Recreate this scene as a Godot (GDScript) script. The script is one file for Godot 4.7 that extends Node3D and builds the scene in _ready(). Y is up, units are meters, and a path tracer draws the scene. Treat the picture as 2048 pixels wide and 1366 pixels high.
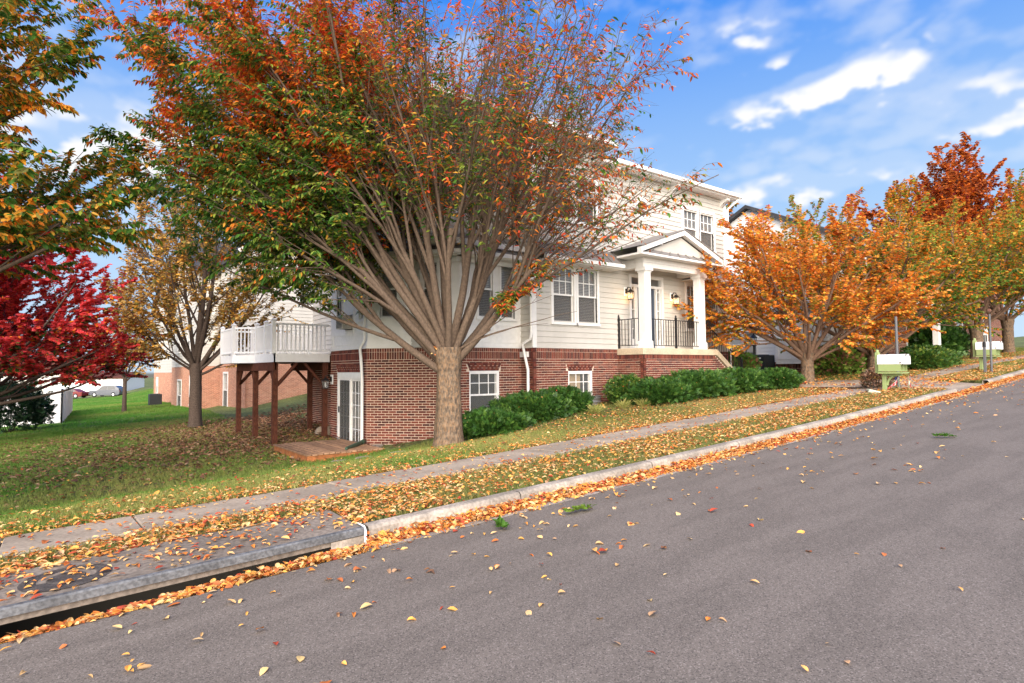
extends Node3D

# ---------- geometry collector ----------
class Geo:
	var v := PackedVector3Array()
	var n := PackedVector3Array()
	var c := PackedColorArray()
	var col := Color(1, 1, 1)
	func tri(a: Vector3, b: Vector3, d: Vector3) -> void:
		var m := (b - a).cross(d - a).normalized()
		v.append(a); v.append(d); v.append(b)
		n.append(m); n.append(m); n.append(m)
		c.append(col); c.append(col); c.append(col)
	func trin(a: Vector3, b: Vector3, d: Vector3, na: Vector3, nb: Vector3, nd: Vector3) -> void:
		v.append(a); v.append(d); v.append(b)
		n.append(na); n.append(nd); n.append(nb)
		c.append(col); c.append(col); c.append(col)
	func quad(a: Vector3, b: Vector3, d: Vector3, e: Vector3) -> void:
		tri(a, b, d); tri(a, d, e)
	# box on axes: corner o, edge vectors ex, ey, ez (right-handed)
	func block(o: Vector3, ex: Vector3, ey: Vector3, ez: Vector3) -> void:
		if ex.cross(ey).dot(ez) < 0:
			o += ez
			ez = -ez
		var p := [o, o + ex, o + ex + ey, o + ey, o + ez, o + ex + ez, o + ex + ey + ez, o + ey + ez]
		quad(p[4], p[5], p[6], p[7]); quad(p[1], p[0], p[3], p[2])
		quad(p[5], p[1], p[2], p[6]); quad(p[0], p[4], p[7], p[3])
		quad(p[7], p[6], p[2], p[3]); quad(p[0], p[1], p[5], p[4])
	func bx(x0: float, x1: float, y0: float, y1: float, z0: float, z1: float) -> Geo:
		block(Vector3(x0, y0, z0), Vector3(x1 - x0, 0, 0), Vector3(0, y1 - y0, 0), Vector3(0, 0, z1 - z0))
		return self
	# box with chamfered edges round the four long verticals and the top
	func cbx(x0: float, x1: float, y0: float, y1: float, z0: float, z1: float, b: float) -> Geo:
		var lo := [Vector2(x0 + b, z0), Vector2(x1 - b, z0), Vector2(x1, z0 + b), Vector2(x1, z1 - b), Vector2(x1 - b, z1), Vector2(x0 + b, z1), Vector2(x0, z1 - b), Vector2(x0, z0 + b)]
		var top := []
		var cx := (x0 + x1) / 2; var cz := (z0 + z1) / 2
		for q in lo:
			top.append(Vector2(q.x - signf(q.x - cx) * b, q.y - signf(q.y - cz) * b))
		for i in 8:
			var j := (i + 1) % 8
			var a: Vector2 = lo[i]; var d: Vector2 = lo[j]; var e: Vector2 = top[i]; var f: Vector2 = top[j]
			quad(Vector3(d.x, y0, d.y), Vector3(a.x, y0, a.y), Vector3(a.x, y1 - b, a.y), Vector3(d.x, y1 - b, d.y))
			quad(Vector3(d.x, y1 - b, d.y), Vector3(a.x, y1 - b, a.y), Vector3(e.x, y1, e.y), Vector3(f.x, y1, f.y))
			tri(Vector3(cx, y1, cz), Vector3(f.x, y1, f.y), Vector3(e.x, y1, e.y))
			tri(Vector3(cx, y0, cz), Vector3(a.x, y0, a.y), Vector3(d.x, y0, d.y))
		return self
	# extrude a polygon (points counter-clockwise seen from the tip of dir) along dir
	func prism(pts: Array, dir: Vector3) -> Geo:
		var k := pts.size()
		var sum := Vector3.ZERO
		for i in k: sum += (pts[i] - pts[0]).cross(pts[(i + 1) % k] - pts[0])
		if sum.dot(dir) < 0:
			pts = pts.duplicate()
			pts.reverse()
		for i in range(1, k - 1):
			tri(pts[0] + dir, pts[i] + dir, pts[i + 1] + dir)
			tri(pts[0], pts[i + 1], pts[i])
		for i in k:
			var a: Vector3 = pts[i]; var b: Vector3 = pts[(i + 1) % k]
			quad(a, b, b + dir, a + dir)
		return self
	func tube(pts: Array, r: Array, sides: int, closed := false) -> Geo:
		var k := pts.size()
		var rings := []
		var norms := []
		var t0: Vector3 = (pts[1] - pts[0]).normalized()
		var s := t0.cross(Vector3(0.31, 0.2, 0.93)).normalized()
		for i in k:
			var t: Vector3 = ((pts[mini(i + 1, k - 1)]) - (pts[maxi(i - 1, 0)])).normalized()
			s = (s - t * s.dot(t)).normalized()
			var w := t.cross(s)
			var ring := PackedVector3Array()
			var nn := PackedVector3Array()
			for j in sides:
				var a := TAU * j / sides
				var q := s * cos(a) + w * sin(a)
				nn.append(q)
				ring.append(pts[i] + q * r[i])
			rings.append(ring); norms.append(nn)
		for i in k - 1:
			for j in sides:
				var m := (j + 1) % sides
				trin(rings[i][j], rings[i][m], rings[i + 1][m], norms[i][j], norms[i][m], norms[i + 1][m])
				trin(rings[i][j], rings[i + 1][m], rings[i + 1][j], norms[i][j], norms[i + 1][m], norms[i + 1][j])
		if closed:
			for j in range(1, sides - 1):
				tri(rings[0][0], rings[0][j + 1], rings[0][j])
				tri(rings[k - 1][0], rings[k - 1][j], rings[k - 1][j + 1])
		return self
	func mesh() -> ArrayMesh:
		var m := ArrayMesh.new()
		var a := []
		a.resize(Mesh.ARRAY_MAX)
		a[Mesh.ARRAY_VERTEX] = v; a[Mesh.ARRAY_NORMAL] = n; a[Mesh.ARRAY_COLOR] = c
		m.add_surface_from_arrays(Mesh.PRIMITIVE_TRIANGLES, a)
		return m

# ---------- many small copies ----------
class Swarm:
	var b := PackedFloat32Array()
	func put(x: Vector3, y: Vector3, z: Vector3, o: Vector3, c: Color) -> void:
		b.append_array(PackedFloat32Array([x.x, y.x, z.x, o.x, x.y, y.y, z.y, o.y, x.z, y.z, z.z, o.z, c.r, c.g, c.b, 1.0]))

var taken := {}
var M := {}
var rng := RandomNumberGenerator.new()
const RI := Vector3(0.7957, 0, 0.6057)      # across the photographer's view
const FW := Vector3(0.6057, 0, -0.7957)     # along it

func rr(a: float, b: float) -> float: return rng.randf_range(a, b)

func numbered(called: String) -> String:
	var k: int = taken.get(called, 0)
	taken[called] = k + 1
	return called if k == 0 else "%s_%03d" % [called, k]

func tag(o: Node, label: String, category := "", group := "", kind := "") -> Node:
	if label: o.set_meta("label", label)
	if category: o.set_meta("category", category)
	if group: o.set_meta("group", group)
	if kind: o.set_meta("kind", kind)
	return o

func thing(called: String, label: String, category: String, at := Vector3.ZERO, turn := 0.0, group := "") -> Node3D:
	var o := Node3D.new()
	o.name = numbered(called)
	add_child(o)
	o.position = at
	o.rotation.y = turn
	tag(o, label, category, group)
	return o

func part(parent: Node, called: String, g, m: Material) -> MeshInstance3D:
	var o := MeshInstance3D.new()
	o.name = called
	o.mesh = g.mesh() if g is Geo else g
	o.material_override = m
	parent.add_child(o, true)
	return o

func top(called: String, g: Geo, m: Material) -> MeshInstance3D:
	return part(self, numbered(called), g, m)

func structure(called: String, g: Geo, m: Material) -> MeshInstance3D:
	var o := top(called, g, m)
	o.set_meta("kind", "structure")
	return o

func swarm(parent: Node, called: String, s: Swarm, mesh: Mesh, m: Material) -> MultiMeshInstance3D:
	var mm := MultiMesh.new()
	mm.transform_format = MultiMesh.TRANSFORM_3D
	mm.use_colors = true
	mm.mesh = mesh
	mm.instance_count = s.b.size() / 16
	mm.buffer = s.b
	var o := MultiMeshInstance3D.new()
	o.name = called
	o.multimesh = mm
	o.material_override = m
	parent.add_child(o, true)
	o.set_meta("kind", "stuff")
	return o

func copy(o: Node3D, at: Vector3, turn: float, label := "") -> Node3D:
	var r: Node3D = o.duplicate()
	var base := String(o.name)
	r.name = numbered(base)
	add_child(r)
	r.position = at
	r.rotation.y = turn
	if label: r.set_meta("label", label)
	return r

# ---------- materials ----------
func noise_tex(sd: int, freq: float, colors: Array, offs: Array, size := 384, oct := 4, normal := false) -> NoiseTexture2D:
	var f := FastNoiseLite.new()
	f.seed = sd
	f.noise_type = FastNoiseLite.TYPE_SIMPLEX_SMOOTH
	f.frequency = freq
	f.fractal_octaves = oct
	var t := NoiseTexture2D.new()
	t.width = size; t.height = size
	t.seamless = true
	t.noise = f
	if normal:
		t.as_normal_map = true
		t.bump_strength = 6.0
	elif colors.size():
		var g := Gradient.new()
		g.offsets = PackedFloat32Array(offs)
		g.colors = PackedColorArray(colors)
		t.color_ramp = g
	return t

func lin(r: float, g: float, b: float) -> Color: return Color(r, g, b).linear_to_srgb()

func plain(r: float, g: float, b: float, rough := 0.7, spec := 0.5) -> StandardMaterial3D:
	var m := StandardMaterial3D.new()
	m.albedo_color = lin(r, g, b)
	m.roughness = rough
	m.metallic_specular = spec
	return m

# colour with a noise of that colour in the world's own axes; scale = repeats per metre
func grainy(r: float, g: float, b: float, sd: int, scale: Vector3, spread := 0.25, rough := 0.85, freq := 0.02, bump := 0.0) -> StandardMaterial3D:
	var m := plain(1, 1, 1, rough, 0.35)
	var lo := lin(r * (1 - spread), g * (1 - spread), b * (1 - spread))
	var hi := lin(minf(1, r * (1 + spread)), minf(1, g * (1 + spread)), minf(1, b * (1 + spread)))
	m.albedo_texture = noise_tex(sd, freq, [lo, lin(r, g, b), hi], [0.25, 0.5, 0.75])
	m.uv1_triplanar = true
	m.uv1_world_triplanar = true
	m.uv1_scale = scale
	if bump > 0:
		m.heightmap_enabled = true
		m.heightmap_texture = noise_tex(sd + 7, freq * 1.5, [], [])
		m.heightmap_scale = bump
	return m

func mottled(m: StandardMaterial3D, sd: int, scale: Vector3, lo: float, freq := 0.008, hi := 1.0) -> StandardMaterial3D:
	m.detail_enabled = true
	m.detail_blend_mode = BaseMaterial3D.BLEND_MODE_MUL
	m.detail_uv_layer = BaseMaterial3D.DETAIL_UV_2
	m.detail_albedo = noise_tex(sd, freq, [lin(lo, lo, lo), lin(hi, hi, hi)], [0.3, 0.7])
	m.uv2_triplanar = true
	m.uv2_world_triplanar = true
	m.uv2_scale = scale
	return m

func tinted(rough := 0.8) -> StandardMaterial3D:
	var m := plain(1, 1, 1, rough, 0.4)
	m.vertex_color_use_as_albedo = true
	return m

func leafy(back: float, rough := 0.55) -> StandardMaterial3D:
	var m := tinted(rough)
	m.backlight_enabled = true
	m.backlight = lin(back, back, back)
	return m

func make_materials() -> void:
	# asphalt: binder with light and dark stones
	var im := Image.create(512, 512, false, Image.FORMAT_RGB8)
	for y in 512:
		for x in 512:
			var k := 0.88 + 0.24 * rng.randf()
			im.set_pixel(x, y, lin(0.170 * k, 0.145 * k, 0.124 * k))
	for i in 9000:
		var k := 1.55 if rng.randf() < 0.45 else 0.55
		k *= rr(0.85, 1.15)
		im.fill_rect(Rect2i(rng.randi() % 509, rng.randi() % 509, rng.randi_range(2, 4), rng.randi_range(2, 4)), lin(0.170 * k, 0.146 * k, 0.127 * k))
	M.asphalt = plain(1, 1, 1, 0.95, 0.35)
	M.asphalt.albedo_texture = ImageTexture.create_from_image(im)
	M.asphalt.uv1_triplanar = true
	M.asphalt.uv1_world_triplanar = true
	M.asphalt.uv1_scale = Vector3(0.9, 0.9, 0.9)
	mottled(M.asphalt, 5, Vector3(0.09, 0.2, 0.40), 0.86, 0.014)
	M.concrete = mottled(grainy(0.36, 0.30, 0.24, 11, Vector3(0.8, 0.8, 0.8), 0.16, 0.9, 0.05), 12, Vector3(0.25, 0.25, 0.25), 0.72)
	M.curb = mottled(grainy(0.42, 0.365, 0.305, 13, Vector3(1.1, 1.1, 1.1), 0.22, 0.9, 0.05), 14, Vector3(0.5, 0.5, 0.5), 0.58)
	M.slabtan = mottled(grainy(0.56, 0.47, 0.34, 15, Vector3(1.2, 1.2, 1.2), 0.08, 0.85, 0.03), 16, Vector3(0.4, 0.4, 0.4), 0.85)
	M.inlet_slab = mottled(grainy(0.22, 0.185, 0.155, 17, Vector3(0.9, 0.9, 0.9), 0.22, 0.92, 0.05), 18, Vector3(0.3, 0.3, 0.3), 0.7)
	M.soil = mottled(grainy(0.15, 0.175, 0.055, 21, Vector3(0.45, 0.45, 0.45), 0.45, 0.95, 0.03), 22, Vector3(0.06, 0.06, 0.06), 0.6, 0.01)
	M.mortar = grainy(0.74, 0.60, 0.48, 25, Vector3(1.5, 1.5, 1.5), 0.14, 0.95, 0.03)
	M.bricks = []
	var tones := [[0.165, 0.046, 0.032], [0.125, 0.036, 0.027], [0.21, 0.060, 0.040], [0.090, 0.030, 0.025], [0.18, 0.064, 0.042]]
	for i in tones.size():
		M.bricks.append(mottled(grainy(tones[i][0], tones[i][1], tones[i][2], 30 + i, Vector3(3, 3, 3), 0.2, 0.9, 0.04), 36, Vector3(2, 2, 2), 0.8))
	M.brickmix = tinted(0.9)
	M.pinkbrick = tinted(0.9)
	M.siding = mottled(grainy(0.57, 0.545, 0.50, 41, Vector3(0.5, 4, 4), 0.035, 0.6, 0.02), 42, Vector3(0.3, 0.3, 0.3), 0.93)
	M.whitesiding = grainy(0.76, 0.755, 0.74, 43, Vector3(0.5, 4, 4), 0.035, 0.6, 0.02)
	M.white = grainy(0.80, 0.79, 0.77, 44, Vector3(0.7, 0.7, 0.7), 0.03, 0.45, 0.02)
	M.vinyl = grainy(0.78, 0.78, 0.79, 45, Vector3(0.6, 0.6, 0.6), 0.03, 0.4, 0.02)
	M.sheath = plain(0.5, 0.46, 0.4, 0.9)
	M.inside = plain(0.10, 0.09, 0.08, 0.95)
	M.curtain = plain(0.36, 0.25, 0.13, 0.9)
	M.blind = plain(0.30, 0.265, 0.235, 0.6)
	M.whiteblind = plain(0.6, 0.6, 0.58, 0.6)
	var gl := plain(0.9, 0.95, 0.95, 0.03)
	gl.transparency = BaseMaterial3D.TRANSPARENCY_ALPHA
	gl.albedo_color.a = 0.1
	M.glass = gl
	M.screen = plain(0.16, 0.155, 0.15, 0.8)
	M.iron = plain(0.012, 0.012, 0.013, 0.45)
	M.steel = mottled(grainy(0.15, 0.155, 0.165, 51, Vector3(2, 2, 2), 0.25, 0.65, 0.03), 52, Vector3(1, 1, 1), 0.7)
	M.steel.metallic = 0.15
	M.galv = plain(0.42, 0.43, 0.44, 0.4)
	M.galv.metallic = 0.7
	M.lid = mottled(grainy(0.085, 0.075, 0.07, 53, Vector3(3, 3, 3), 0.3, 0.7, 0.04), 54, Vector3(2, 2, 2), 0.7)
	M.metalroof = grainy(0.20, 0.185, 0.175, 55, Vector3(0.6, 0.6, 0.6), 0.08, 0.5, 0.02)
	M.shingle = mottled(grainy(0.055, 0.055, 0.06, 56, Vector3(3, 3, 3), 0.35, 0.95, 0.05), 57, Vector3(0.5, 0.5, 0.5), 0.7)
	M.door = plain(0.045, 0.065, 0.10, 0.4)
	M.stain = mottled(grainy(0.105, 0.034, 0.019, 61, Vector3(3, 0.6, 3), 0.3, 0.8, 0.03), 62, Vector3(1, 1, 1), 0.75)
	M.planks = []
	for i in 4:
		var k: float = [1.0, 0.72, 1.2, 0.86][i]
		M.planks.append(mottled(grainy(0.40 * k, 0.235 * k, 0.14 * k, 65 + i, Vector3(0.5, 3, 5), 0.22, 0.85, 0.03), 69, Vector3(1, 1, 1), 0.7))
	M.rim = mottled(grainy(0.40, 0.15, 0.055, 71, Vector3(0.6, 4, 4), 0.25, 0.8, 0.03), 72, Vector3(1, 1, 1), 0.7)
	M.greenplastic = plain(0.03, 0.075, 0.045, 0.5)
	M.bark = plain(1, 1, 1, 0.9, 0.3)
	M.bark.albedo_texture = noise_tex(75, 0.02, [lin(0.10, 0.078, 0.062), lin(0.18, 0.135, 0.098), lin(0.25, 0.18, 0.125), lin(0.31, 0.165, 0.08), lin(0.20, 0.145, 0.10)], [0.22, 0.42, 0.60, 0.70, 0.78])
	M.bark.uv1_triplanar = true
	M.bark.uv1_world_triplanar = true
	M.bark.uv1_scale = Vector3(2.8, 0.75, 2.8)
	M.bark.heightmap_enabled = true
	M.bark.heightmap_texture = noise_tex(82, 0.03, [], [])
	M.bark.heightmap_scale = 1.2
	mottled(M.bark, 76, Vector3(2.6, 1.6, 2.6), 0.55, 0.012)
	M.flake = plain(0.48, 0.22, 0.09, 0.9)
	M.branch = grainy(0.115, 0.082, 0.060, 77, Vector3(2, 1, 2), 0.3, 0.9, 0.03)
	M.darkbark = grainy(0.085, 0.062, 0.05, 78, Vector3(3, 1, 3), 0.4, 0.95, 0.03)
	M.leaf = leafy(0.95)
	M.litter = leafy(0.2, 0.75)
	M.grass = leafy(0.7, 0.7)
	M.needle = leafy(0.25, 0.45)
	M.mailgreen = plain(0.26, 0.33, 0.135, 0.5)
	M.mailwhite = plain(0.78, 0.76, 0.74, 0.4)
	M.post = plain(0.10, 0.105, 0.115, 0.6)
	M.carpaint = plain(0.055, 0.065, 0.085, 0.25)
	M.carpaint.clearcoat_enabled = true
	M.redpaint = plain(0.16, 0.012, 0.012, 0.3)
	M.silver = plain(0.5, 0.52, 0.55, 0.35)
	M.carglass = plain(0.02, 0.025, 0.03, 0.08)
	M.rubber = plain(0.015, 0.015, 0.015, 0.9)
	M.rock = grainy(0.33, 0.26, 0.2, 80, Vector3(4, 4, 4), 0.3, 0.95, 0.04)
	M.condenser = plain(0.02, 0.022, 0.024, 0.6)
	M.acbody = plain(0.42, 0.40, 0.36, 0.6)
	var bulb := plain(1, 0.8, 0.5, 0.5)
	bulb.emission_enabled = true
	bulb.emission = Color(1, 0.72, 0.38)
	bulb.emission_energy_multiplier = 2.0
	M.bulb = bulb
	M.flagred = plain(0.45, 0.03, 0.04, 0.9)
	M.flagwhite = plain(0.75, 0.74, 0.76, 0.9)
	M.flagblue = plain(0.03, 0.05, 0.2, 0.9)

# ---------- the lie of the land ----------
func ss(a: float, b: float, x: float) -> float:
	var t := clampf((x - a) / (b - a), 0, 1)
	return t * t * (3 - 2 * t)

func prof(x: float) -> float:
	if x > 28: return 1.9371 + 0.055 * (minf(x, 90) - 28)
	if x < -25: x = -25
	return 0.2655 + 0.0457 * x + 0.0005 * x * x

func ground(x: float, z: float) -> float:
	if z > -7.2: return prof(x) + 0.10
	var p := prof(x) + 0.05
	var d := -z
	var y := -0.05 + 0.06 * maxf(-14, minf(x, 14) - 6) + 0.15 * maxf(0, minf(x, 13) - 8) - 0.02 * maxf(0, minf(d, 110) - 22)
	var wx := 1 - ss(6.5, 11.5, x)
	var w := maxf(ss(8.3, 14.5, d) * wx, ss(20, 28, d))
	return lerpf(p, y, w)

func on(x: float, z: float, up := 0.0) -> Vector3: return Vector3(x, ground(x, z) + up, z)

# ---------- leaf, blade and needle meshes ----------
func leaf_mesh(width: float, fold: float) -> ArrayMesh:
	var g := Geo.new()
	# oval blade folded along its midrib, the tip curling down
	var rib := [Vector3(0, 0, 0), Vector3(0, 0.3, 0.015), Vector3(0, 0.65, -0.005), Vector3(0, 1, -0.08)]
	for s in [-1.0, 1.0]:
		var e1 := Vector3(s * width * 0.40, 0.20, fold * 0.8); var e2 := Vector3(s * width * 0.5, 0.46, fold); var e3 := Vector3(s * width * 0.33, 0.76, fold * 0.5 - 0.03)
		for q in [[rib[0], e1, rib[1]], [rib[1], e1, e2], [rib[1], e2, rib[2]], [rib[2], e2, e3], [rib[2], e3, rib[3]]]:
			if s > 0: g.tri(q[0], q[1], q[2])
			else: g.tri(q[0], q[2], q[1])
	return g.mesh()

func tuft_mesh(blades: int, h: float, w: float, spread: float) -> ArrayMesh:
	var g := Geo.new()
	for i in blades:
		var a := rr(0, TAU)
		var o := Vector3(cos(a), 0, sin(a)) * rr(0, spread)
		var lean := Vector3(rr(-1, 1), 0, rr(-1, 1)) * 0.6 * h
		var side := Vector3(-sin(a), 0, cos(a)) * w
		var hh := h * rr(0.6, 1.15)
		g.quad(o - side, o + side, o + side * 0.7 + lean * 0.35 + Vector3(0, hh * 0.6, 0), o - side * 0.7 + lean * 0.35 + Vector3(0, hh * 0.6, 0))
		g.tri(o - side * 0.7 + lean * 0.35 + Vector3(0, hh * 0.6, 0), o + side * 0.7 + lean * 0.35 + Vector3(0, hh * 0.6, 0), o + lean + Vector3(0, hh, 0))
	return g.mesh()

func sprig_mesh(k: int, w: float) -> ArrayMesh:
	var g := Geo.new()
	for i in k:
		var t := float(i) / k
		var s := 1.0 if i % 2 == 0 else -1.0
		var o := Vector3(0, t * 0.75, 0)
		var d := Vector3(s * 0.42 * (1.1 - t), 0.34, 0.10 * rr(-1, 1))
		var side := d.cross(Vector3(0, 0, 1)).normalized() * w
		g.tri(o, o + d * 0.5 + side, o + d); g.tri(o, o + d, o + d * 0.5 - side)
	return g.mesh()

func basis_for(y: Vector3, roll: float) -> Basis:
	y = y.normalized()
	var x := y.cross(Vector3(0.13, 0.97, 0.2)).normalized()
	var z := x.cross(y)
	var x2 := x * cos(roll) + z * sin(roll)
	return Basis(x2, y, x2.cross(y))

# ---------- camera, sky, sun ----------
var n1 := FastNoiseLite.new()
var n2 := FastNoiseLite.new()
# single clouds: azimuth, height, half width, half height, tilt, weight (degrees)
var puffs := [[62.5, 21.9, 3.6, 1.1, -0.05, 1.0], [66.5, 22.3, 3.4, 1.25, -0.05, 1.1], [70.5, 21.9, 3.0, 1.3, 0.0, 1.1], [58.6, 21.2, 2.4, 1.0, 0.0, 0.65], [77.6, 19.9, 2.8, 1.5, 0.0, 1.0], [76.5, 17.4, 3.2, 0.8, 0.0, 0.7], [64.5, 15.4, 6.0, 1.5, 0.0, 0.85], [59.5, 27.9, 3.4, 1.3, 0.1, 0.55], [62.5, 25.6, 2.4, 0.45, -0.25, 0.5], [69.0, 24.4, 2.0, 0.4, -0.3, 0.4], [73.0, 24.8, 1.6, 0.8, 0.0, 0.35],
	[40.0, 20.0, 8.0, 3.0, 0.05, 0.95], [22.0, 15.0, 12.0, 2.6, 0.0, 1.0], [4.0, 17.5, 8.0, 2.6, 0.05, 0.95], [-22.0, 20.0, 10.0, 2.5, 0.0, 1.0], [96.0, 20.0, 9.0, 2.2, 0.0, 1.0], [120.0, 24.0, 11.0, 2.5, 0.0, 1.0], [150.0, 19.0, 9.0, 2.4, 0.0, 1.0], [178.0, 24.0, 12.0, 2.6, 0.0, 1.0], [-50.0, 18.0, 11.0, 2.2, 0.0, 1.0], [-85.0, 23.0, 12.0, 2.6, 0.0, 1.0], [-118.0, 18.0, 9.0, 2.2, 0.0, 1.0], [-150.0, 23.0, 10.0, 2.5, 0.0, 1.0]]

func sky_at(a: float, e: float) -> Color:
	if e < -3.5: return Color(0.10, 0.092, 0.078)
	var az := deg_to_rad(a); var el := deg_to_rad(e)
	var t := pow(clampf(e / 33.0, 0, 1), 1.5)
	var base := Color(0.20, 0.31, 0.42).lerp(Color(0.006, 0.105, 0.39), t)
	var d := Vector3(sin(az) * cos(el), sin(el), -cos(az) * cos(el))
	var q := d / maxf(0.12, d.y + 0.10)
	var f1 := n1.get_noise_3d(q.x * 1.3, q.y * 3.0, q.z * 1.3)
	var f2 := n2.get_noise_3d(d.x * 13.0, d.y * 26.0, d.z * 13.0)
	var f3 := n1.get_noise_3d(d.x * 5.0 + 7.0, d.y * 9.0, d.z * 5.0)
	var cover := 0.42 * ss(-0.05, 0.6, f1 + 0.45 * f2)
	var aw := a + 5.0 * f3 + 2.2 * f2
	var ew := e + 1.5 * f2 + 1.5 * f3
	var body := 0.0
	if e < 44:
		for p in puffs:
			var da: float = wrapf(aw - p[0], -180, 180)
			if absf(da) > p[2] * 2.6: continue
			var de: float = ew - p[1] + da * p[4]
			var k: float = de / (p[3] * (1.2 if de > 0 else 0.85))   # heaped above, flat below
			body += p[5] * exp(-(da * da) / (p[2] * p[2]) - k * k)
	var puff := ss(0.18, 1.15, body + 1.4 * f2 * ss(0.02, 0.45, body))
	var soft := 0.30 * ss(0.05, 0.5, body)
	cover = maxf(maxf(cover, soft), puff)
	cover = maxf(cover, 0.5 * exp(-maxf(e, 0) / 10.0))
	var white := Color(0.36, 0.385, 0.42).lerp(Color(0.43, 0.43, 0.435), puff)
	return base.lerp(white, clampf(cover, 0, 1))

func make_sky() -> ImageTexture:
	n1.seed = 4; n1.frequency = 1.0; n1.fractal_octaves = 5; n1.noise_type = FastNoiseLite.TYPE_SIMPLEX_SMOOTH
	n2.seed = 12; n2.frequency = 1.0; n2.fractal_octaves = 5; n2.noise_type = FastNoiseLite.TYPE_SIMPLEX_SMOOTH
	var w := 720; var h := 360
	var im := Image.create(w, h, false, Image.FORMAT_RGBF)
	for yy in h:
		var e := (0.5 - (yy + 0.5) / h) * 180.0
		for xx in w:
			im.set_pixel(xx, yy, sky_at(wrapf((xx + 0.5) / w * 360.0, -180, 180), e))   # the middle column looks along +z
	# the same sky sampled more finely where single clouds are told apart
	im.resize(2160, 1080, Image.INTERPOLATE_CUBIC)
	for yy in range(330, 545):
		var e := (0.5 - (yy + 0.5) / 1080.0) * 180.0
		for xx in range(0, 560):
			im.set_pixel(xx, yy, sky_at((xx + 0.5) / 2160.0 * 360.0, e))
	return ImageTexture.create_from_image(im)

func make_view() -> void:
	var cam := Camera3D.new()
	cam.name = "camera"
	cam.fov = 58.89
	cam.near = 0.05
	cam.far = 1500
	var yaw := deg_to_rad(37.28); var pitch := deg_to_rad(2.6747); var roll := deg_to_rad(0.4726)
	var ri := Vector3(cos(yaw), 0, sin(yaw)); var fw := Vector3(sin(yaw), 0, -cos(yaw))
	var f2 := fw * cos(pitch) + Vector3.UP * sin(pitch)
	var u2 := Vector3.UP * cos(pitch) - fw * sin(pitch)
	cam.transform = Transform3D(Basis(ri * cos(roll) - u2 * sin(roll), ri * sin(roll) + u2 * cos(roll), -f2), Vector3(0, 2.0, 0))
	add_child(cam)
	cam.current = true
	var env := Environment.new()
	env.background_mode = Environment.BG_SKY
	var sky := Sky.new()
	var pm := PanoramaSkyMaterial.new()
	pm.panorama = make_sky()
	sky.sky_material = pm
	env.sky = sky
	env.background_energy_multiplier = 1.0
	env.tonemap_mode = Environment.TONE_MAPPER_LINEAR
	env.tonemap_exposure = 2.4
	env.sdfgi_enabled = true
	env.ssao_enabled = true
	env.ssil_enabled = true
	var we := WorldEnvironment.new()
	we.name = "environment"
	we.environment = env
	add_child(we)
	var sun := DirectionalLight3D.new()
	sun.name = "sun"
	sun.light_color = Color(1.0, 0.945, 0.87)
	sun.light_energy = 1.5
	sun.light_angular_distance = 70.0
	sun.shadow_enabled = true
	var to_sun := Vector3(-0.58, 0.46, 0.67).normalized()
	sun.transform = Transform3D(Basis.looking_at(-to_sun, Vector3.UP), Vector3(0, 30, 0))
	add_child(sun)

# ---------- road, kerb, pavement, lawn ----------
const ZA := -5.19   # asphalt edge
const ZF := -5.50   # kerb face
const ZK := -5.66   # kerb back
const ZO := -7.12   # pavement, street side
const ZI := -8.27   # pavement, house side

func strip(g: Geo, xs: Array, z0: float, y0: float, z1: float, y1: float) -> void:
	for i in xs.size() - 1:
		var a: float = xs[i]; var b: float = xs[i + 1]
		g.quad(Vector3(a, prof(a) + y1, z1), Vector3(b, prof(b) + y1, z1), Vector3(b, prof(b) + y0, z0), Vector3(a, prof(a) + y0, z0))

func range_f(a: float, b: float, s: float) -> Array:
	var r := []
	var x := a
	while x < b - 0.001:
		r.append(x)
		x += s
	r.append(b)
	return r

func make_ground() -> void:
	var xs := range_f(-320, -40, 40) ; xs.pop_back(); xs.append_array(range_f(-40, -12, 2)); xs.pop_back(); xs.append_array(range_f(-12, 30, 0.6)); xs.pop_back(); xs.append_array(range_f(30, 100, 5)); xs.pop_back(); xs.append_array(range_f(100, 420, 40))
	# asphalt with a slight crown, then the far side
	var g := Geo.new()
	strip(g, xs, ZA, 0.0, -0.6, 0.075)
	strip(g, xs, -0.6, 0.075, 4.0, 0.0)
	structure("road", g, M.asphalt)
	g = Geo.new()
	strip(g, xs, 4.0, 0.001, 4.3, -0.015)
	strip(g, xs, 4.3, -0.015, 4.32, 0.12)
	strip(g, xs, 4.32, 0.12, 60, 0.4)
	strip(g, xs, 60, 0.4, 320, 0.4)
	structure("opposite_verge", g, M.soil)
	# lawn sheet
	var zs := [ -5.60, -5.9, -6.4, -6.9, -7.16, -7.18, -7.7, -8.24]
	zs.append_array(range_f(-8.8, -24, -0.6 * -1) if false else [])
	var z := -8.5
	while z > -30:
		zs.append(z); z -= 0.6
	while z > -70:
		zs.append(z); z -= 2.5
	while z > -380:
		zs.append(z); z -= 30
	g = Geo.new()
	for i in xs.size() - 1:
		for j in zs.size() - 1:
			var x0: float = xs[i]; var x1: float = xs[i + 1]; var z0: float = zs[j]; var z1: float = zs[j + 1]
			var a := Vector3(x0, lawn_y(x0, z0), z0); var b := Vector3(x1, lawn_y(x1, z0), z0)
			var c := Vector3(x1, lawn_y(x1, z1), z1); var d := Vector3(x0, lawn_y(x0, z1), z1)
			g.quad(a, b, c, d)
	structure("lawn", g, M.soil)

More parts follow.
